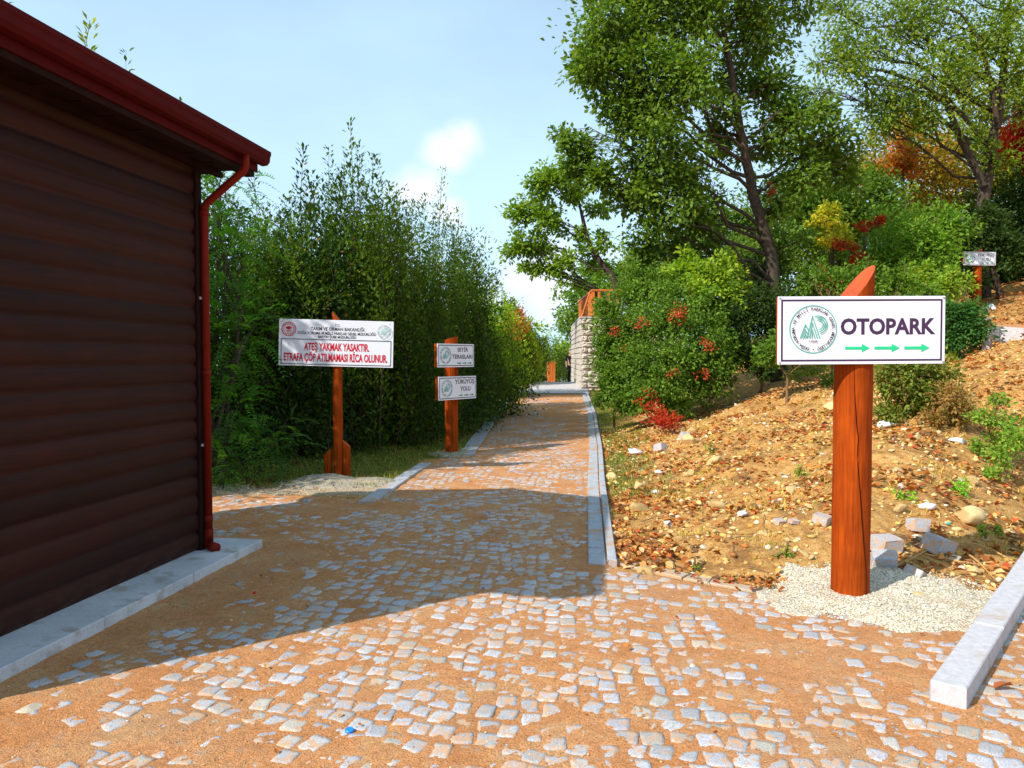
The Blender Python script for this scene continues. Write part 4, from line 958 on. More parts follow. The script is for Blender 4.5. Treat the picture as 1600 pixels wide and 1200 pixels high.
# feathery plants beside the downspout
cn = Vector((-3.85, 9.9, 0)); cn.z = Hs(cn.x, cn.y)
pinnate('locust_sapling', 'feathery light green sapling just behind the downspout', cn, [(P(352, 400, 10.2), (.55, .5, .8), 170), (P(372, 520, 10.1), (.5, .45, .7), 140), (P(345, 300, 10.4), (.5, .4, .5), 90), (P(362, 640, 9.9), (.4, .4, .5), 80)], .34, 9, .075, ([(.05, .16, .02), (.07, .22, .03), (.04, .11, .02)], [2, 1.5, 1]), cat='tree')
cn = hit(385, 755); pinnate('fern_plant', 'dark feathery plant on the ground left of the warning post', cn, [(cn+Vector((0, .1, .35)), (.45, .35, .35), 60), (cn+Vector((.35, .3, .55)), (.3, .3, .35), 36)], .38, 10, .07, ([(.03, .09, .02), (.05, .13, .025)], [1, 1]), cat='plant', stem=.012)
cn = hit(350, 765); pinnate('fern_plant', 'bright feathery shoots at the foot of the downspout', cn, [(cn+Vector((-.02, .1, .30)), (.25, .3, .30), 50)], .30, 9, .06, ([(.08, .22, .03), (.06, .16, .03)], [1, 1]), cat='plant', stem=.012)
cn = hit(590, 700); pinnate('fern_plant', 'small feathery seedling in the grass between the two signposts', cn, [(cn+Vector((0, 0, .3)), (.25, .2, .2), 14)], .32, 8, .08, ([(.03, .10, .04), (.04, .12, .04)], [1, 1]), cat='plant', stem=.01)
# branch tips over the hut roof
b = Vector((-6.4, 9.2, 0)); bay('evergreen_tree', 'evergreen behind the hut with one leafy tip over the roof', b, .9, P(140, 28, 9.2).z, 34, 150, .10, AIRY, G1, (P(138, 30, 9.2).x+6.4, 0), .02)
b = Vector((-5.2, 12.4, 0)); bay('evergreen_tree', 'evergreen behind the hut showing a small tip above the gutter', b, 1.0, P(290, 152, 12.4).z, 40, 150, .09, BAY, G1, (0, 0), .02)

# right side ----------------------------------------------------------
# big oak
Y = 18.; tb = base(1222, Y); tb.x = P(1219, 470, Y).x; tb.z = Hs(tb.x, Y)
tr = [(tb, .17), (P(1205, 400, Y), .145), (P(1180, 320, Y), .125), (P(1163, 235, Y), .105), (P(1150, 170, Y), .09), (P(1140, 100, Y), .07), (P(1128, 30, Y), .06), (P(1120, -60, Y), .04), (P(1115, -160, Y), .02)]
ob = [(950, 40, 17.2, 62, 3200), (930, 105, 17.0, 50, 2400), (1010, 20, 17.8, 70, 3600), (1010, 110, 17.0, 62, 3000), (1085, 30, 17.6, 62, 3000), (1075, 125, 16.6, 52, 2400), (980, 170, 17.4, 56, 2600), (1040, 205, 17.0, 60, 2900),
      (1110, 200, 18.4, 44, 1500), (905, 250, 17.8, 42, 1700), (890, 215, 17.6, 26, 600), (945, 285, 17.4, 34, 1200), (1000, 265, 17.6, 52, 2300), (1060, 285, 17.2, 48, 2000), (1010, 330, 17.6, 46, 1900), (1085, 335, 18.0, 40, 1500), (1130, 120, 18.8, 50, 1900),
      (1185, 60, 18.4, 48, 2000), (1200, 140, 18.2, 44, 1800), (1230, 200, 18.0, 44, 1900), (1265, 170, 18.2, 36, 1400), (1290, 225, 18.4, 42, 1800), (1255, 260, 18.2, 40, 1600), (1195, 225, 18.6, 34, 1100), (1320, 265, 18.6, 34, 1300), (1225, 310, 18.0, 34, 1000),
      (1180, 10, 17.8, 50, 1900), (1060, -50, 17.6, 90, 3000), (960, -40, 17.6, 60, 2000), (1160, -70, 18., 80, 2600), (1250, -10, 18.5, 36, 700), (1010, 385, 18.2, 36, 1100), (1070, 395, 18.2, 38, 1100), (1230, 385, 18.3, 26, 500)]
oak = tree('oak_tree', 'tall dark green oak with a leaning bare trunk behind the shrubs', 'tree', tr, [BL(a, b_, c_, d*.98, int(n*.72)) for a, b_, c_, d, n in ob], .14, OAK, k=12, sig=.19, twigs=10, shell=.5, wid=.55)
foliage_obj('withered_leaves', [blob_leaves(P(1203, 298, 17.6)-tb, (.10, .10, .24), 110, .09, ([(.45, .12, .04), (.35, .08, .02)], [1, 1]), sig=.08)[0]], oak, 'dry')
# pale leaning tree
Y = 30.; tb = base(968, Y); tr = [(tb, .16), (P(960, 440, Y), .14), (P(940, 410, Y), .11), (P(922, 385, Y), .09), (P(912, 350, Y), .08), (P(905, 315, Y), .04)]
tree('young_oak_tree', 'smaller light green tree leaning left over the path beyond the stone wall', 'tree', tr, [BL(a[0], a[1], a[2], a[3], int(a[4]*.62)) for a in ((835, 290, 30, 30, 1500), (870, 290, 29.6, 32, 1500), (825, 335, 30, 30, 1500), (860, 340, 29.8, 30, 1300), (818, 385, 30, 28, 1300), (850, 385, 30, 28, 1100), (900, 300, 30.4, 28, 900), (935, 330, 30.4, 24, 700), (848, 415, 30, 20, 600), (885, 420, 30, 30, 1100), (925, 400, 30.5, 26, 800), (830, 415, 30, 18, 500), (950, 375, 30, 22, 600), (900, 360, 30, 24, 500))], .19, YAIR2, k=12, sig=.17, twigs=6, shell=.55)
# airy tree on the right
Y = 24.; tb = base(1540, Y); tb.x = P(1536, 400, Y).x
tr = [(tb, .22), (P(1537, 320, Y), .19), (P(1548, 240, Y), .14), (P(1560, 180, Y), .13), (P(1568, 110, Y), .10), (P(1575, 40, Y), .08), (P(1580, -40, Y), .05)]
ab = [(1480, 60, 19.6, 70, 2600), (1400, 50, 19.6, 62, 2200), (1330, 60, 19.6, 56, 1700), (1290, 95, 19.6, 36, 900), (1350, 130, 19.2, 56, 2000), (1430, 130, 19.0, 62, 2300), (1500, 130, 19.4, 54, 1900), (1400, 10, 19.8, 60, 1800), (1500, -10, 20, 70, 2200), (1590, 20, 19.6, 60, 2200), (1600, 110, 19.8, 50, 1700),
      (1310, 20, 19.8, 40, 900), (1455, 190, 19.2, 44, 1500), (1560, 60, 19.4, 50, 1700), (1620, 170, 20, 50, 1500), (1370, 190, 19.4, 36, 1000), (1560, 250, 19.4, 34, 900), (1280, 150, 19.4, 26, 500), (1420, -70, 20, 90, 2000), (1560, -90, 20, 90, 2000)]
root = tree('spreading_tree', 'airy yellow-green tree with long bowed branches at the right edge', 'tree', tr, [BL(a, b_, c_+4.2, d*1.05, int(n*.66)) for a, b_, c_, d, n in ab], .15, YAIR, k=12, sig=.2, twigs=9, shell=.65, wid=.45)
mb = MB()
for pts, r0 in (([(1537, 290), (1500, 215), (1478, 160), (1440, 130), (1380, 110), (1330, 105)], .12), ([(1560, 200), (1548, 130), (1530, 60), (1500, 20), (1450, 5)], .09), ([(1537, 290), (1510, 215), (1470, 190), (1430, 155)], .06)):
    mb.tube([P(a, b_, 23.8-.1*i)-tb for i, (a, b_) in enumerate(pts)], [r0*(1-.8*i/(len(pts)-1)) for i in range(len(pts))], 7, cap=False)
mb.build('branch', M['bark'], root, True)
# background trees on the bank
G3 = 'trees and shrubs massed on the upper bank'
def mass(name, lab, px, Y, specs, pal, L_=.12, cat='tree', k=12, grp=G3, tw=5):
    b = base(px, Y); cs = [BL(a, b_, c_, d, n) for a, b_, c_, d, n in specs]; t = sum((q[0] for q in cs), Vector())/len(cs)
    return tree(name, lab, cat, [(b, .10), (b.lerp(t, .5), .07), (t, .03)], cs, L_*1.05, pal, grp, k=k, twigs=tw, sig=.17, spray=5)
mass('background_tree', 'yellow and orange autumn tree above the car-park board', 1415, 29, [(1400, 240, 29, 50, 2200), (1450, 255, 29, 48, 2000), (1350, 265, 29, 40, 1600), (1490, 300, 29, 50, 2000), (1440, 330, 28.6, 50, 2000), (1420, 190, 29.4, 34, 1200)], AUT, .15)
mass('background_tree', 'orange-leaved clump in front of the yellow autumn tree', 1410, 27.4, [(1408, 235, 27.4, 24, 800), (1425, 262, 27.2, 20, 600), (1398, 262, 27.3, 16, 400)], ORG, .14)
mass('background_tree', 'red-leaved tree at the right edge of the picture', 1600, 27, [(1595, 205, 27, 34, 1600), (1585, 240, 27, 26, 1100), (1630, 230, 27, 40, 1500)], REDL, .14)
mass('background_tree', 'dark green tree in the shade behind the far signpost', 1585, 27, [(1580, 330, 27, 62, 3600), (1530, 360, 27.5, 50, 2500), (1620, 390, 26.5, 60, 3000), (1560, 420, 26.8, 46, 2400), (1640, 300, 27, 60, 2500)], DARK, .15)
mass('background_tree', 'mid green tree filling the gap right of the oak trunk', 1290, 24, [(1280, 300, 24, 50, 2600), (1330, 320, 24, 50, 2600), (1260, 360, 24, 46, 2200), (1320, 385, 24, 50, 2400), (1380, 350, 24, 46, 2200), (1370, 290, 24.4, 40, 1500)], ([(.07, .15, .022), (.11, .21, .03), (.05, .10, .02)], [3, 2, 2]), .13)
mass('background_tree', 'yellow-tinged bush between oak and autumn tree', 1300, 22.6, [(1290, 335, 22.6, 24, 900), (1310, 370, 22.4, 26, 900)], ([(.30, .32, .03), (.42, .36, .04), (.15, .25, .03)], [2, 1.5, 1.5]), .12)
mass('background_tree', 'rounded bright green bush left of the far signpost', 1430, 20.5, [(1420, 370, 20.5, 48, 3000), (1455, 400, 20.3, 40, 2400), (1380, 410, 20.4, 44, 2400), (1480, 350, 20.8, 34, 1700), (1440, 430, 20, 36, 1700)], ([(.075, .17, .02), (.12, .25, .03), (.05, .11, .02)], [3, 2.4, 1.5]), .11)
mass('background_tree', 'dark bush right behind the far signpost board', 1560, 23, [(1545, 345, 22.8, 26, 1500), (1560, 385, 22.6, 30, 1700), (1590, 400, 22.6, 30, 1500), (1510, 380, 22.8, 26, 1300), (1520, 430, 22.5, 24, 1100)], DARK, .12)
o = mass('background_tree', 'dark red berried bush beside the bright green bush', 1360, 20.2, [(1375, 345, 20.2, 13, 200), (1352, 352, 20.2, 10, 140), (1322, 385, 20.2, 18, 220), (1350, 400, 20, 16, 200)], REDL, .09)
mass('background_tree', 'green trees far behind the airy tree', 1520, 31, [(1540, 180, 31, 50, 1800), (1480, 240, 31, 44, 1500), (1600, 130, 31, 60, 2000), (1560, 260, 30, 50, 1800), (1510, 120, 31, 50, 1500), (1620, 60, 31, 50, 1500)], ([(.10, .16, .02), (.16, .22, .03), (.25, .25, .03)], [3, 2, 1.5]), .16)
mass('background_tree', 'dark green trees seen under the oak crown', 1110, 25, [(1110, 370, 25, 56, 2600), (1160, 350, 25, 44, 2000), (1050, 400, 25, 50, 2400), (1190, 410, 24, 50, 2200), (1010, 420, 25.5, 40, 1800), (1150, 430, 23, 50, 2200)], OAK, .14)
mass('background_tree', 'green trees on the terrace behind the railing', 955, 36, [(925, 440, 38, 30, 1500), (960, 440, 36, 34, 1700), (910, 475, 40, 30, 1500), (990, 440, 36, 34, 1600), (892, 510, 46, 26, 1200), (935, 480, 38, 26, 1200)], ([(.06, .13, .02), (.09, .19, .03)], [1, 1]), .20)
for (px, Y, specs, pal, lab) in ((1240, 33, [(1210, 330, 33, 60, 1800), (1260, 300, 33, 56, 1600), (1230, 390, 33, 60, 1800), (1180, 400, 32, 50, 1500)], 'GREEN', 'wood edge far behind, just right of the oak trunk'),
        (1320, 34, [(1310, 330, 34, 60, 1800), (1350, 390, 33, 60, 1800), (1290, 410, 32, 50, 1500), (1340, 440, 30, 40, 1200), (1290, 450, 30, 40, 1200)], 'GREEN', 'wood edge far behind the yellow-tinged bush'),
        (1400, 35, [(1400, 330, 35, 60, 1800), (1440, 380, 34, 60, 1800), (1380, 420, 32, 50, 1500), (1420, 440, 29, 40, 1200)], 'LIME', 'light green wood edge far behind the bright bush'),
        (1490, 35, [(1480, 350, 35, 60, 1800), (1500, 290, 35, 56, 1600), (1520, 400, 33, 56, 1600), (1470, 430, 29, 40, 1200)], 'GREEN', 'wood edge far behind the spreading tree trunk'),
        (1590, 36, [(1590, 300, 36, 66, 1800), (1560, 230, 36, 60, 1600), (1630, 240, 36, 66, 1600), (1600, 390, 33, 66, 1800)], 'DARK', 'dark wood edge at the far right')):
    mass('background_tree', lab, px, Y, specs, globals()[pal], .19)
# shrubs beside the path
G4 = 'shrubs on the slope right of the path'
SHG = ([(.055, .125, .018), (.085, .18, .025), (.13, .25, .035), (.035, .075, .015)], [3, 3, 1.6, 2])
def shrub(lab, px, py, Y, specs, pal, L_=.07, tips=None):
    b = hit(px, py); b = base(px, Y); cs = [BL(a, b_, c_, d, n) for a, b_, c_, d, n in specs]
    t = tree('shrub', lab, 'shrub', [(b, .03), (b+Vector((0, 0, .5)), .02)], cs, L_*1.1, pal, G4, k=10, twigs=6, sig=.13, spray=5, bark='twig')
    if tips:
        for (a, b_, c_, d, n) in tips: foliage_obj('seed_head', [blob_leaves(P(a, b_, c_)-b, (d/1200*c_,)*3, n, .06, ([(.50, .07, .03), (.42, .03, .02), (.60, .18, .05)], [3, 2, 1]), k=10, sig=.35)[0]], t, 'dry')
    return t
shrub('mid green shrub with orange seed heads leaning against the stone wall', 960, 620, 17.0, [(955, 560, 17, 34, 2600), (960, 510, 17.2, 34, 2400), (985, 600, 16.6, 40, 3000), (950, 610, 16.8, 24, 1300), (990, 540, 17, 36, 2400), (945, 535, 17, 18, 900), (950, 480, 17.4, 22, 900), (985, 470, 17.6, 34, 2000), (965, 590, 16.5, 30, 1600), (1010, 500, 17, 34, 2200), (1000, 445, 18, 34, 2000), (1030, 450, 17.6, 34, 2000)], SHG, .075,
      [(962, 518, 16.4, 7, 50), (975, 545, 16.3, 5, 30), (1028, 585, 15.9, 9, 70), (1045, 612, 15.5, 7, 50)])
shrub('large blue-green shrub with red seed heads in the middle of the slope', 1050, 640, 15.8, [(1040, 500, 16.2, 44, 3200), (1060, 560, 15.6, 46, 3400), (1030, 600, 15.3, 42, 2800), (1095, 520, 16, 44, 3000), (1090, 590, 15.8, 40, 2600), (1000, 560, 15.8, 36, 2200), (1120, 560, 16.2, 36, 2200), (1060, 625, 15.2, 28, 1500), (1005, 630, 15.4, 26, 1300), (1120, 590, 16.2, 32, 1800), (1145, 545, 16.6, 34, 2200), (1060, 470, 16.6, 36, 2200), (975, 630, 15.6, 22, 900)], SHG, .075,
      [(1062, 490, 15.3, 15, 160), (1105, 540, 15.2, 9, 80), (1000, 505, 15.3, 8, 60), (1052, 580, 14.9, 8, 60), (992, 500, 16.6, 7, 40), (1078, 458, 16.8, 8, 40), (1100, 585, 15.1, 8, 60)])
shrub('yellow-green round bush under the oak', 1095, 600, 17.2, [(1070, 425, 17.4, 30, 1700), (1110, 430, 17.2, 34, 2000), (1090, 465, 17, 34, 1900), (1140, 460, 17.2, 30, 1500), (1135, 420, 17.5, 20, 800)], LIME, .10)
shrub('dark shrub at the foot of the oak trunk', 1190, 560, 16.8, [(1150, 510, 16.8, 36, 2200), (1185, 480, 17, 36, 2200), (1165, 550, 16.4, 28, 1500), (1210, 520, 17, 30, 1500), (1240, 470, 17.6, 34, 1600), (1200, 430, 18.5, 36, 1800), (1120, 490, 17.4, 36, 2000), (1230, 540, 16.4, 26, 1200), (1190, 575, 15.6, 18, 600)], DARK, .085)
shrub('leafy brush hanging over the slope left of the big post', 1230, 590, 14.2, [(1220, 540, 14.4, 26, 1300), (1260, 530, 14.4, 28, 1400), (1200, 560, 14.2, 18, 700), (1285, 555, 14, 18, 700)], SHG, .08)
shrub('bright mixed brush right of the car-park board', 1500, 470, 17, [(1440, 440, 17.5, 26, 1200), (1475, 455, 17, 28, 1300), (1495, 440, 17.5, 22, 900)], ([(.09, .18, .02), (.14, .26, .03), (.22, .28, .04)], [3, 2, 1]), .09)
shrub('low mixed brush behind the car-park board', 1300, 560, 15.0, [(1270, 440, 17.5, 34, 1600), (1310, 455, 17, 34, 1600), (1245, 500, 15.5, 24, 900), (1400, 450, 16.5, 30, 1500), (1440, 470, 16, 26, 1200), (1350, 440, 17.5, 34, 1500)], SHG, .08, [(1290, 430, 17, 20, 50)])
b = base(1035, 14.6); rl_ = foliage_obj('crown', [blob_leaves((P(1030, 650, 14.2)-b), (.32, .25, .14), 420, .06, REDL, sig=.2)[0], blob_leaves((P(1052, 658, 13.8)-b), (.25, .22, .10), 300, .06, REDL, sig=.2)[0], blob_leaves((P(1015, 622, 14.8)-b), (.2, .2, .2), 180, .06, REDL, sig=.2)[0]], None)
rb = empty('red_bush', b, 0, 'low crimson-leaved bush at the foot of the slope shrubs', 'bush'); rl_.parent = rb
mb = MB()
for k in range(5): limb(mb, (0, 0, -.05), (random.uniform(-.4, .4), random.uniform(-.5, 0), random.uniform(.15, .4)), .012, .004, .1, 3, 4)
mb.build('trunk', M['twig'], rb)
# low plants on the bank
G5 = 'low green plants on the stony bank'
def lowplant(lab, px, py, specs, pal, L_=.05, dy=0):
    b = hit(px, py); cs = []
    for (a, b_, rr_, n) in specs:
        h_ = P(a, b_, b.y+dy); cs.append((h_, (rr_/1200*b.y, rr_/1200*b.y, rr_/1200*b.y*.8), n))
    root = tree('leafy_plant', lab, 'plant', [(b, .012), (b+Vector((0, 0, .1)), .008)], cs, L_, pal, G5, k=8, twigs=5, sig=.28, bark='twig'); return root
WEED = ([(.10, .22, .03), (.15, .30, .04), (.07, .14, .03), (.22, .28, .06)], [3, 2, 2, 1])
lowplant('dark glossy bush against the pale kerb wall', 1500, 560, [(1500, 505, 30, 2600), (1480, 530, 26, 1800), (1520, 520, 24, 1600), (1510, 485, 18, 900), (1480, 490, 20, 1000)], ([(.03, .10, .03), (.045, .14, .035), (.025, .07, .02)], [2, 2, 1]), .07)
lowplant('straggly green bush right behind the post of the car-park sign', 1420, 650, [(1395, 600, 28, 1300), (1430, 625, 32, 1500), (1465, 595, 32, 1300), (1430, 575, 30, 1200), (1390, 645, 22, 700), (1400, 575, 26, 900), (1445, 655, 18, 500)], ([(.10, .18, .03), (.16, .22, .05), (.07, .10, .03), (.20, .12, .05)], [3, 2, 2, 1]), .055)
lowplant('brownish dry bush beside the straggly green bush', 1480, 665, [(1480, 620, 28, 900), (1500, 650, 24, 700), (1460, 655, 20, 500)], ([(.20, .13, .06), (.12, .14, .04), (.28, .14, .06)], [2, 2, 1]), .05)
lowplant('tall light green weed at the right edge', 1545, 720, [(1545, 650, 22, 550), (1560, 690, 22, 500), (1530, 700, 14, 250), (1585, 670, 24, 500), (1560, 625, 14, 200)], WEED, .045)
lowplant('ragged green brush higher up the bank under the board', 1300, 600, [(1290, 585, 16, 300), (1270, 575, 14, 250), (1240, 585, 14, 220), (1390, 560, 18, 400)], WEED, .06)
lowplant('loose weeds along the right edge above the concrete kerb', 1580, 760, [(1575, 720, 22, 350), (1590, 690, 24, 350), (1550, 745, 12, 160)], WEED, .05)
lowplant('bright green tuft on the bank above the big yellow boulder', 1500, 772, [(1498, 768, 14, 300), (1478, 772, 9, 140), (1505, 752, 8, 120)], ([(.12, .38, .02), (.18, .45, .03)], [1, 1]), .025)
lowplant('thin green sprig near the middle of the bank', 1250, 745, [(1250, 735, 9, 60), (1262, 742, 7, 40)], WEED, .035)
lowplant('small green weed by the gravel edge left of the big post', 1230, 870, [(1228, 862, 8, 45), (1216, 868, 6, 25)], WEED, .03)
lowplant('small green weed between leaves at the front of the bank', 1085, 893, [(1082, 888, 7, 45), (1092, 890, 5, 25)], WEED, .03)
lowplant('grassy weed at the kerb far right', 1540, 845, [(1532, 830, 9, 90), (1555, 828, 9, 80)], WEED, .03)
lowplant('small green weed in the middle of the leaf litter', 1110, 708, [(1108, 700, 9, 60), (1120, 706, 7, 40)], WEED, .04)
lowplant('young green sprouts right of the big post', 1405, 778, [(1400, 772, 9, 90), (1420, 775, 7, 60)], ([(.12, .34, .02), (.16, .38, .03)], [1, 1]), .03)
def spike(lab, px, py, h_):
    b = hit(px, py); root = empty('spiky_weed', b, 0, lab, 'plant', None); n = 26
    a = RS.rand(n)*2*np.pi; D = np.stack([np.cos(a)*.4, np.sin(a)*.4, RS.uniform(.6, 1.3, n)], 1); V, F, per = leaves(np.zeros((n, 3)), D, RS.normal(size=(n, 3)), RS.uniform(.6, 1, n)*h_, np.full(n, .03))
    foliage_obj('leaf', [(V, F, palette(n, [(.30, .42, .03), (.2, .34, .03)], [1, 1]), per)], root)
spike('bright yellow-green spiky weed beside the right end of the car-park board', 1490, 566, .30)

# ------------------------------------------------------------------ grass, leaves, pebbles
def visible(x, y): return (np.abs(x) < y*.70+.3)
def grass(name, lab, n, fx, fy, keepf, hL, pal):
    x = RS.uniform(*fx, n); y = RS.uniform(*fy, n); k = keepf(x, y) & visible(x, y); x, y = x[k], y[k]; n = len(x); z = H(x, y)-.005
    D = np.stack([RS.normal(size=n)*.35, RS.normal(size=n)*.35, np.ones(n)], 1); a = RS.rand(n)*6.28; Nn = np.stack([np.cos(a), np.sin(a), np.zeros(n)], 1)
    Ln = RS.uniform(.5, 1.3, n)*hL; V, F, per = leaves(np.stack([x, y, z], 1), D, Nn, Ln, np.full(n, .009))
    o = foliage_obj(name, [(V, F, palette(n, *pal), per)], None); tag(o, lab, 'grass', kind='stuff')
GR = ([(.10, .17, .03), (.16, .22, .045), (.26, .25, .09), (.07, .12, .025)], [3, 2, 1.3, 2])
grass('grass', 'short patchy grass on the verge left of the path', 60000, (-4.5, .6), (9.4, 26), lambda x, y: (Xl(y)-x > .18) & (Xl(y)-x < 2.6) & (fbm(x*1.6, y*1.6, 71.)+.22*(y < 14) > .52), .075, GR)
grass('grass', 'thin green grass strip along the right kerb', 26000, (1, 3.6), (8.6, 24), lambda x, y: (x-Xk(y) > .10) & (x-Xk(y) < .9) & (fbm(x*2.2, y*1.2, 77.) > .46), .07, GR)
def litter(name, lab, n, fx, fy, keepf, L_, pal, lift=.004):
    x = RS.uniform(*fx, n); y = RS.uniform(*fy, n); k = keepf(x, y) & visible(x, y); x, y = x[k], y[k]; n = len(x); z = H(x, y)+lift+RS.rand(n)*.03
    a = RS.rand(n)*6.28; D = np.stack([np.cos(a), np.sin(a), RS.normal(size=n)*.28], 1); Nn = np.array([0, 0, 1.])+RS.normal(size=(n, 3))*.40
    Ln = RS.uniform(.5, 1.3, n)*L_; V, F, per = leaves(np.stack([x, y, z], 1), D, Nn, Ln, Ln*RS.uniform(.45, .8, n), fold=.28, six=True)
    tag(foliage_obj(name, [(V, F, palette(n, *pal), per)], None, 'dry'), lab, 'leaves', kind='stuff')
LIT = ([(.52, .19, .045), (.36, .12, .03), (.60, .30, .08), (.52, .09, .03), (.68, .46, .20), (.20, .10, .05)], [3, 2.5, 2, 1, 1.2, 1.5])
def bankk(x, y): return (np.minimum(x-Xk(y), y-YL(x)) > .06) & ~((kr(x, y) > -.06) & (y < 7.5)) & ~(((x-2.5)/.72)**2+((y-5.02)/.5)**2 < 1)
litter('fallen_leaves', 'dry brown and orange leaves scattered over the stony bank', 20000, (.7, 8), (4, 16), lambda x, y: bankk(x, y) & (fbm(x*1.8, y*1.8, 80.) > .515), .070, LIT)
litter('fallen_leaves', 'leaves strewn over the ground round the far signpost', 9000, (7, 20), (13, 27), lambda x, y: x-Xk(y) > 4, .09, LIT, .05)
litter('fallen_leaves', 'band of dry leaves along the foot of the bank', 9000, (.75, 3.5), (4.4, 9), lambda x, y: bankk(x, y) & (np.minimum(x-Xk(y), y-YL(x)) < .55) & (fbm(x*2.5, y*2.5, 84.) > .42), .055, LIT)
grass('grass', 'dry and green tufts scattered over the bank', 26000, (1, 8), (4.6, 15), lambda x, y: bankk(x, y) & (fbm(x*2.6, y*2.6, 91.) > .60), .06, ([(.30, .30, .07), (.16, .24, .04), (.50, .36, .12), (.40, .24, .07)], [2, 2, 2, 1.2]))
litter('fallen_leaves', 'brown leaves under the evergreens on the left', 5000, (-6, .3), (9.2, 24), lambda x, y: (Xl(y)-x > .4), .06, ([(.30, .13, .05), (.20, .09, .04), (.45, .26, .08), (.45, .38, .06)], [2, 3, 1, .5]))
litter('fallen_leaves', 'few scraps of dry leaf on the sandy path', 130, (-2.5, 3), (2.6, 12), lambda x, y: inside(x, y) > .1, .030, LIT, .014)
# icosphere base shapes
import bmesh
def ico(sub):
    bm = bmesh.new(); bmesh.ops.create_icosphere(bm, subdivisions=sub, radius=1); V = np.array([v.co[:] for v in bm.verts]); F = np.array([[v.index for v in f.verts] for f in bm.faces]); bm.free(); return V, F
I1 = ico(1); I3 = ico(3)
def pebbles(name, lab, n, fx, fy, keepf, s0, s1, pal, zf=None, sink=.3):
    x = RS.uniform(*fx, n); y = RS.uniform(*fy, n); k = keepf(x, y) & visible(x, y); x, y = x[k], y[k]; n = len(x); z = (H(x, y) if zf is None else zf(x, y))
    s = s0+(s1-s0)*RS.rand(n)**3; V, F = I1; nv = len(V); a = RS.rand(n)*6.28; sc_ = np.stack([RS.uniform(.7, 1.3, n), RS.uniform(.6, 1.0, n), RS.uniform(.35, .75, n)], 1)*s[:, None]
    W = V[None]*RS.uniform(.78, 1.18, (n, nv, 1))*sc_[:, None, :]; c_, s_ = np.cos(a)[:, None], np.sin(a)[:, None]
    X = W[..., 0]*c_-W[..., 1]*s_+x[:, None]; Y = W[..., 0]*s_+W[..., 1]*c_+y[:, None]; Z = W[..., 2]+(z+s*(.5-sink))[:, None]
    Ff = (F[None]+(np.arange(n)*nv)[:, None, None]).reshape(-1, 3)
    tag(link(name, mesh_np(name, np.stack([X, Y, Z], 2).reshape(-1, 3), Ff, [M['pebble']], np.repeat(palette(n, *pal), nv, 0))), lab, 'pebbles', kind='stuff')
PB = ([(.66, .42, .13), (.74, .54, .24), (.50, .26, .06), (.78, .68, .50), (.45, .17, .05)], [3, 2.5, 1.6, .8, 1.2])
pebbles('pebbles', 'yellow pebbles and clods strewn over the bank', 24000, (.7, 9), (4, 17), lambda x, y: bankk(x, y) & (fbm(x*2, y*2, 95.) > .36), .006, .040, PB)
pebbles('gravel_stones', 'small white stones on the gravel round the large post', 5000, (1.6, 3.4), (4.3, 5.7), lambda x, y: (((x-2.5)/.80)**2+((y-5.02)/.60)**2 < 1) & (kr(x, y) < -.03), .004, .011, ([(.80, .74, .60), (.66, .57, .42), (.45, .38, .28)], [3, 2, 1]), lambda x, y: H(x, y)+.02+.035*sstep(1.0, .45, np.sqrt(((x-2.5)/.78)**2+((y-5.02)/.60)**2)+(fbm(x*3, y*3, 3.)-.5)*.7), .2)
pebbles('gravel_stones', 'gravel strip behind the hut in front of the warning sign', 9000, (-5, -1.0), (8.3, 11), lambda x, y: (np.abs(y-9.0-.15*(x+3)) < .65) & (fbm(x*3, y*3, 5.) > .36), .004, .016, ([(.62, .48, .30), (.48, .34, .20), (.72, .62, .46), (.50, .24, .10)], [2, 2, 1.5, 1.5]))
pebbles('grit', 'coarse orange grit lying on the path', 9000, (-3, 3.2), (2.5, 8), lambda x, y: inside(x, y) > .0, .0018, .0065, ([(.66, .36, .17), (.42, .19, .08), (.78, .58, .38), (.60, .56, .52)], [3, 2, 1.2, .6]), lambda x, y: H(x, y)+sandz(x, y), .1)
def twigs_stuff():
    mb = MB()
    for _ in range(420):
        x, y = random.uniform(.9, 6.5), random.uniform(4.4, 12)
        if not bool(bankk(np.array([x]), np.array([y]))[0]): continue
        a = random.random()*6.28; l_ = random.uniform(.06, .32); pts = []
        for i in range(4):
            t = i/3*l_; xx, yy = x+math.cos(a)*t+random.uniform(-.01, .01), y+math.sin(a)*t+random.uniform(-.01, .01); pts.append((xx, yy, Hs(xx, yy)+.012+random.uniform(0, .02)))
        mb.tube(pts, [.004, .0035, .003, .002], 4, cap=False)
    tag(mb.build('twigs', M['twig']), 'dry twigs lying on the bank', 'twigs', kind='stuff')
twigs_stuff()
def rootsticks():
    b = hit(1480, 872); mb = MB()
    for (p0, p1, bow) in (((1445, 868), (1600, 890), 10), ((1460, 855), (1590, 884), -12), ((1370, 905), (1450, 862), 4), ((1480, 858), (1560, 915), -8), ((1380, 900), (1470, 885), 8), ((1300, 925), (1400, 880), 0)):
        pts = []
        for i in range(7):
            t = i/6; q = hit(p0[0]*(1-t)+p1[0]*t, p0[1]*(1-t)+p1[1]*t+bow*math.sin(math.pi*t)); pts.append(q+Vector((0, 0, .012+.02*math.sin(math.pi*t)))-b)
        mb.tube(pts, [.008, .009, .009, .008, .007, .006, .004], 6)
    tag(mb.build('dry_stalks', M['straw'], loc=b), 'bundle of long straw-coloured dry stalks beside the loose cobbles', 'stalks')
M['straw'] = simple('straw', (.50, .28, .10), .8, .2, .25, 30, .2)
rootsticks()

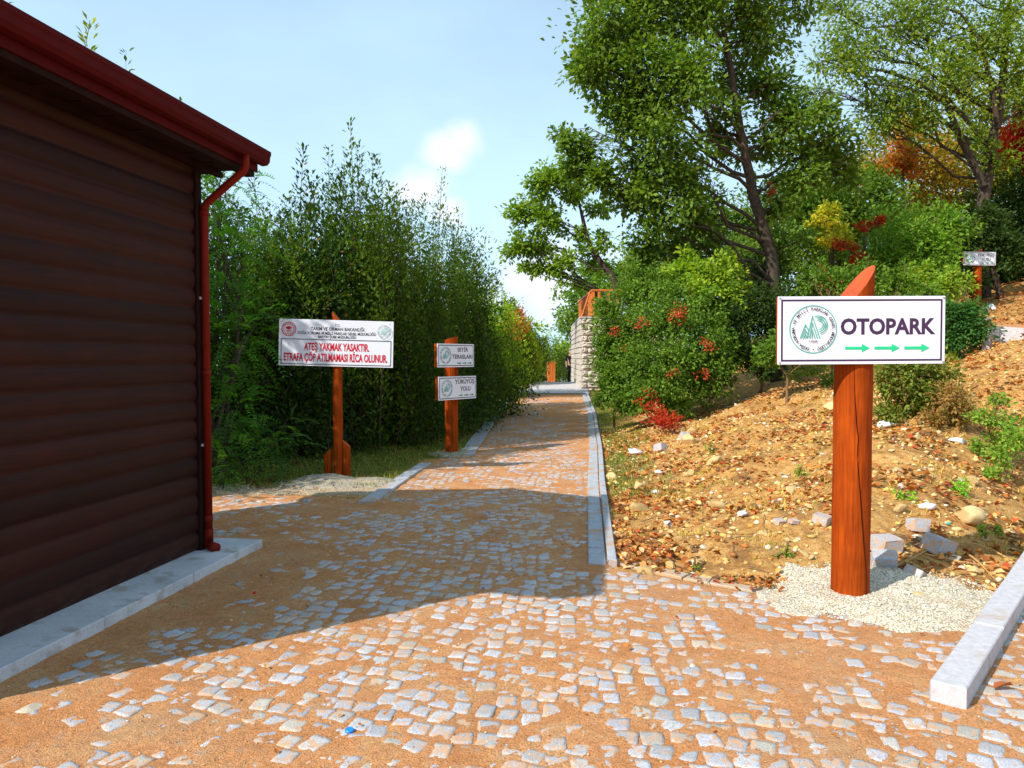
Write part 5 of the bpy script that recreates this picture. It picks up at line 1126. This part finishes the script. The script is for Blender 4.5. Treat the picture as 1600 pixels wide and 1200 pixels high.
# ------------------------------------------------------------------ rocks, one object each
def rock_mesh(i, ang=1.0):
    V, F = I3; V = V.copy(); rs = np.random.RandomState(100+i)
    for _ in range(14):   # planar cuts give it facets
        d = rs.normal(size=3); d /= np.linalg.norm(d); lim = rs.uniform(.42, .80); p = V@d; V -= np.outer(np.maximum(p-lim, 0)*ang, d)
    V *= 1+.10*(fbm(V[:, 0]*2+i, V[:, 1]*2+V[:, 2]*1.7, i)-.5)[:, None]; V *= 1+.06*(fbm(V[:, 0]*7+i, V[:, 1]*7+V[:, 2]*6, i+4)-.5)[:, None]
    V = V*np.array([1.15, .85, .68]); me = mesh_np('rock', V, F, [M['rock']]); return me
RM = [rock_mesh(i) for i in range(9)]
RMP = []
for m_ in RM[:4]: c2 = m_.copy(); c2.materials.clear(); c2.materials.append(M['pale_rock']); RMP.append(c2)
def put_rock(px, py, wpx, lab, cat='rock', group=None, me=None, name='rock', rz=None, sink=.3, hz=1.0):
    b = hit(px, py+wpx*.25); r_ = wpx/1200*b.y/2; o = link(name, me or random.choice(RM), None, (b.x, b.y, b.z+r_*(.55-sink)*hz)); s_ = r_/1.0
    o.scale = (s_, s_*random.uniform(.85, 1.1), s_*hz); o.rotation_euler = (random.uniform(-.3, .3), random.uniform(-.3, .3), random.uniform(0, 6.28) if rz is None else rz); return tag(o, lab, cat, group)
NR = [(1405, 793, 26, 'rounded yellow stone just right of the big post'), (1510, 798, 66, 'largest yellow boulder on the bank, right of the big post'), (1076, 684, 36, 'angular yellow boulder on the bank below the red bush'), (1082, 670, 26, 'yellow slab stone leaning on the angular boulder'),
      (1116, 716, 34, 'cream-topped yellow rock on the open bank left of the big post'), (1120, 785, 40, 'cream and orange split rock low on the bank'), (1000, 791, 32, 'round tan stone close to the right kerb'), (1000, 757, 32, 'brown-yellow stone half buried near the kerb'),
      (1295, 632, 30, 'cream stone touching the left side of the big post'), (1520, 750, 28, 'pointed white-yellow stone on the upper bank right of the post'), (1405, 735, 24, 'yellow rock among green sprouts right of the post'), (955, 742, 24, 'bright orange rock at the kerb end of the grass strip'),
      (1520, 888, 32, 'yellow stone near the concrete kerb with dry stalks'), (1480, 870, 22, 'yellow pebble-like rock between the stalks'), (1010, 888, 30, 'flat pale-yellow stone at the very foot of the bank'), (1090, 878, 26, 'yellow stone in the leaf band at the front of the bank'), (1048, 882, 22, 'small yellow stone near the flat pale one'),
      (965, 833, 24, 'dull yellow stone touching the granite kerb'), (975, 868, 24, 'grey-tan stone beside the kerb corner'), (1075, 737, 26, 'small yellow rock in the leaf litter'), (1410, 880, 18, 'small yellow stone behind the gravel patch')]
for i, (a, b_, c_, lab) in enumerate(NR): put_rock(a, b_, c_, lab, me=RM[i % 9], rz=i*1.1)
put_rock(1437, 935, 26, 'smooth egg-like yellow stone on the white gravel patch', me=rock_mesh(30, .4), sink=-.1, rz=.2)
put_rock(1083, 1044, 14, 'small white stone alone on the sandy path', 'stone', me=RMP[1], sink=-.05)
put_rock(1150, 632, 8, 'tiny white stone high on the bank', 'stone', me=RMP[0])
for i in range(240):
    for _ in range(30):
        y = 4.6+random.random()**1.4*9; x = random.uniform(.85, min(7.5, y*.68))
        if bool(bankk(np.array([x]), np.array([y]))[0]): break
    o = link('rock', random.choice(RM if random.random() < .85 else RMP), None, (x, y, Hs(x, y)+.006)); s_ = random.uniform(.016, .05)*(1+.8*(random.random() < .16)); o.scale = (s_, s_, s_*random.uniform(.7, 1)); o.rotation_euler = (random.uniform(-.5, .5), random.uniform(-.5, .5), random.uniform(0, 6.28))
    tag(o, 'small yellowish stone among many on the earthy bank', 'rock', 'small stones scattered over the bank')
# loose granite cobbles
def cube_cob(px, py, wpx, lab, rz, rx=0, ry=0, h=1.0, c_=None):
    wpx *= 1.15; b = hit(px, py+wpx*.3); r_ = wpx/1200*b.y/2*.82
    bm = bmesh.new(); bmesh.ops.create_cube(bm, size=2); bmesh.ops.bevel(bm, geom=list(bm.edges), offset=.12, segments=2, affect='EDGES', profile=.5); bmesh.ops.subdivide_edges(bm, edges=list(bm.edges), cuts=1, use_grid_fill=True)
    rs = random.Random(px); 
    for v in bm.verts: v.co *= 1+rs.uniform(-.035, .035); v.co.x += .12*v.co.z*rs.uniform(.6, 1)
    me = bpy.data.meshes.new('cobble'); bm.to_mesh(me); bm.free(); me.materials.append(M['granite'])
    at = me.color_attributes.new('tint', 'FLOAT_COLOR', 'POINT'); at.data.foreach_set('color', [1., 1., 1.04, 1.]*len(me.vertices))
    o = link('granite_cobble', me, None, (b.x, b.y, b.z+r_*.62*h)); o.scale = (r_, r_*.95, r_*.8*h); o.rotation_euler = (rx, ry, rz); tag(o, lab, 'cobble')
cube_cob(1384, 851, 38, 'squarish loose grey cobble just right of the post, upper of the near pair', .25, .1)
cube_cob(1434, 820, 28, 'loose grey cobble standing farthest back, on its own', .1, -.25, .1)
cube_cob(1466, 849, 40, 'bluish loose cobble with a tapered right end', .5, .2, .3, .9)
cube_cob(1380, 878, 38, 'loose grey cobble touching the gravel patch beside the post', -.35, .25)
cube_cob(1430, 893, 30, 'small half-buried blue-grey cobble in front of the others', .8, .3, .4, .7)
cube_cob(1284, 808, 26, 'loose grey cobble showing left of the big post', .9, .2, 0, .7)
cube_cob(1218, 813, 16, 'small grey cobble fragment on the open bank', .4, .2, 0, .6)
cube_cob(1032, 700, 17, 'pale grey cobble on end near the grass strip', .7, -.4, .2)
cube_cob(1070, 682, 15, 'bluish cobble fragment under the angular yellow boulder', .2, .5, .2)
cube_cob(1240, 812, 14, 'tiny grey stone chip right of the cobble fragment', .2, .1, 0, .5)
# litter
def crumple(px, py, wpx, lab, m='plastic', name='crumpled_paper', cat='litter', flat=.5):
    b = hit(px, py+wpx*.2); r_ = wpx/1200*b.y/2; V, F = ico(2); rs = np.random.RandomState(px); V = V*rs.uniform(.55, 1.2, (len(V), 1))*np.array([1.2, .8, flat])*r_
    me = mesh_np(name, V, F, [M[m]]); o = link(name, me, None, (b.x, b.y, b.z+r_*.35)); o.rotation_euler = (.1, .1, px); tag(o, lab, cat)
crumple(1160, 803, 20, 'crumpled white paper scrap low on the bank')
crumple(1448, 792, 28, 'white plastic piece lying above the loose cobbles', name='plastic_scrap')
crumple(1030, 738, 14, 'small white paper scrap on the brown leaves')
crumple(1495, 688, 20, 'white bag scrap under the brownish dry bush', name='plastic_scrap')
crumple(1385, 663, 24, 'greyish bottle-like litter beside the big post', name='plastic_scrap')
crumple(992, 706, 22, 'pale crushed bottle on the grass strip', name='plastic_scrap')
crumple(1548, 482, 16, 'greyish white litter heap at the foot of the far signpost', name='plastic_scrap', flat=.9)
crumple(1024, 768, 12, 'grey-white scrap below the brown stone', name='plastic_scrap')
def cap(px, py, r_, m, lab):
    b = hit(px, py); mb = MB(); n = 20; V = []
    for (rr_, z) in ((r_, 0), (r_, .008), (r_*.86, .011)):
        for j in range(n*2): q = math.pi*j/n; k = rr_*(1+(.03 if j % 2 else 0)*(z < .01)); V.append((math.cos(q)*k, math.sin(q)*k, z))
    N2 = n*2; mb.add(V, [(i*N2+j, i*N2+(j+1) % N2, (i+1)*N2+(j+1) % N2, (i+1)*N2+j) for i in range(2) for j in range(N2)]+[tuple(2*N2+j for j in range(N2)), tuple(range(N2-1, -1, -1))])
    o = mb.build('bottle_cap', m, loc=(b.x, b.y, b.z+.016)); o.rotation_euler = (.12, .05, 0); tag(o, lab, 'bottle cap')
cap(546, 1150, .019, M['blue'], 'blue plastic bottle cap on the sandy cobbles')
cap(1482, 822, .016, M['cyan'], 'green plastic bottle cap in the leaf litter')
M['redp'] = simple('red_scrap', (.6, .02, .02), .5, .4, .05, 9, 0)
cap(398, 931, .012, M['redp'], 'tiny red cap lying in the shade of the hut')
def big_leaf(px, py, L_, lab, rz, col=(.42, .13, .04)):
    b = hit(px, py); V, F, per = leaves(np.zeros((1, 3)), np.array([[1., .1, .15]]), np.array([[0., .3, 1.]]), [L_], [L_*.6], fold=.25, six=True)
    o = link('dry_leaf', mesh_np('dry_leaf', V, F, [M['dry']], np.repeat(np.array([col]), len(V), 0), True), None, (b.x, b.y, b.z+.025)); o.rotation_euler = (0, 0, rz); tag(o, lab, 'leaf')
big_leaf(1552, 1085, .11, 'curled brown leaf beside the end block of the concrete kerb', .1)
big_leaf(1198, 950, .04, 'orange leaf scrap on the buried kerb', .6, (.5, .14, .04))
# a stone lying in the shaded left corner of the path
put_rock(52, 1098, 60, 'flat sandy stone bedded in the path at the left edge', 'stone', me=RMP[2], sink=.42, hz=.5)
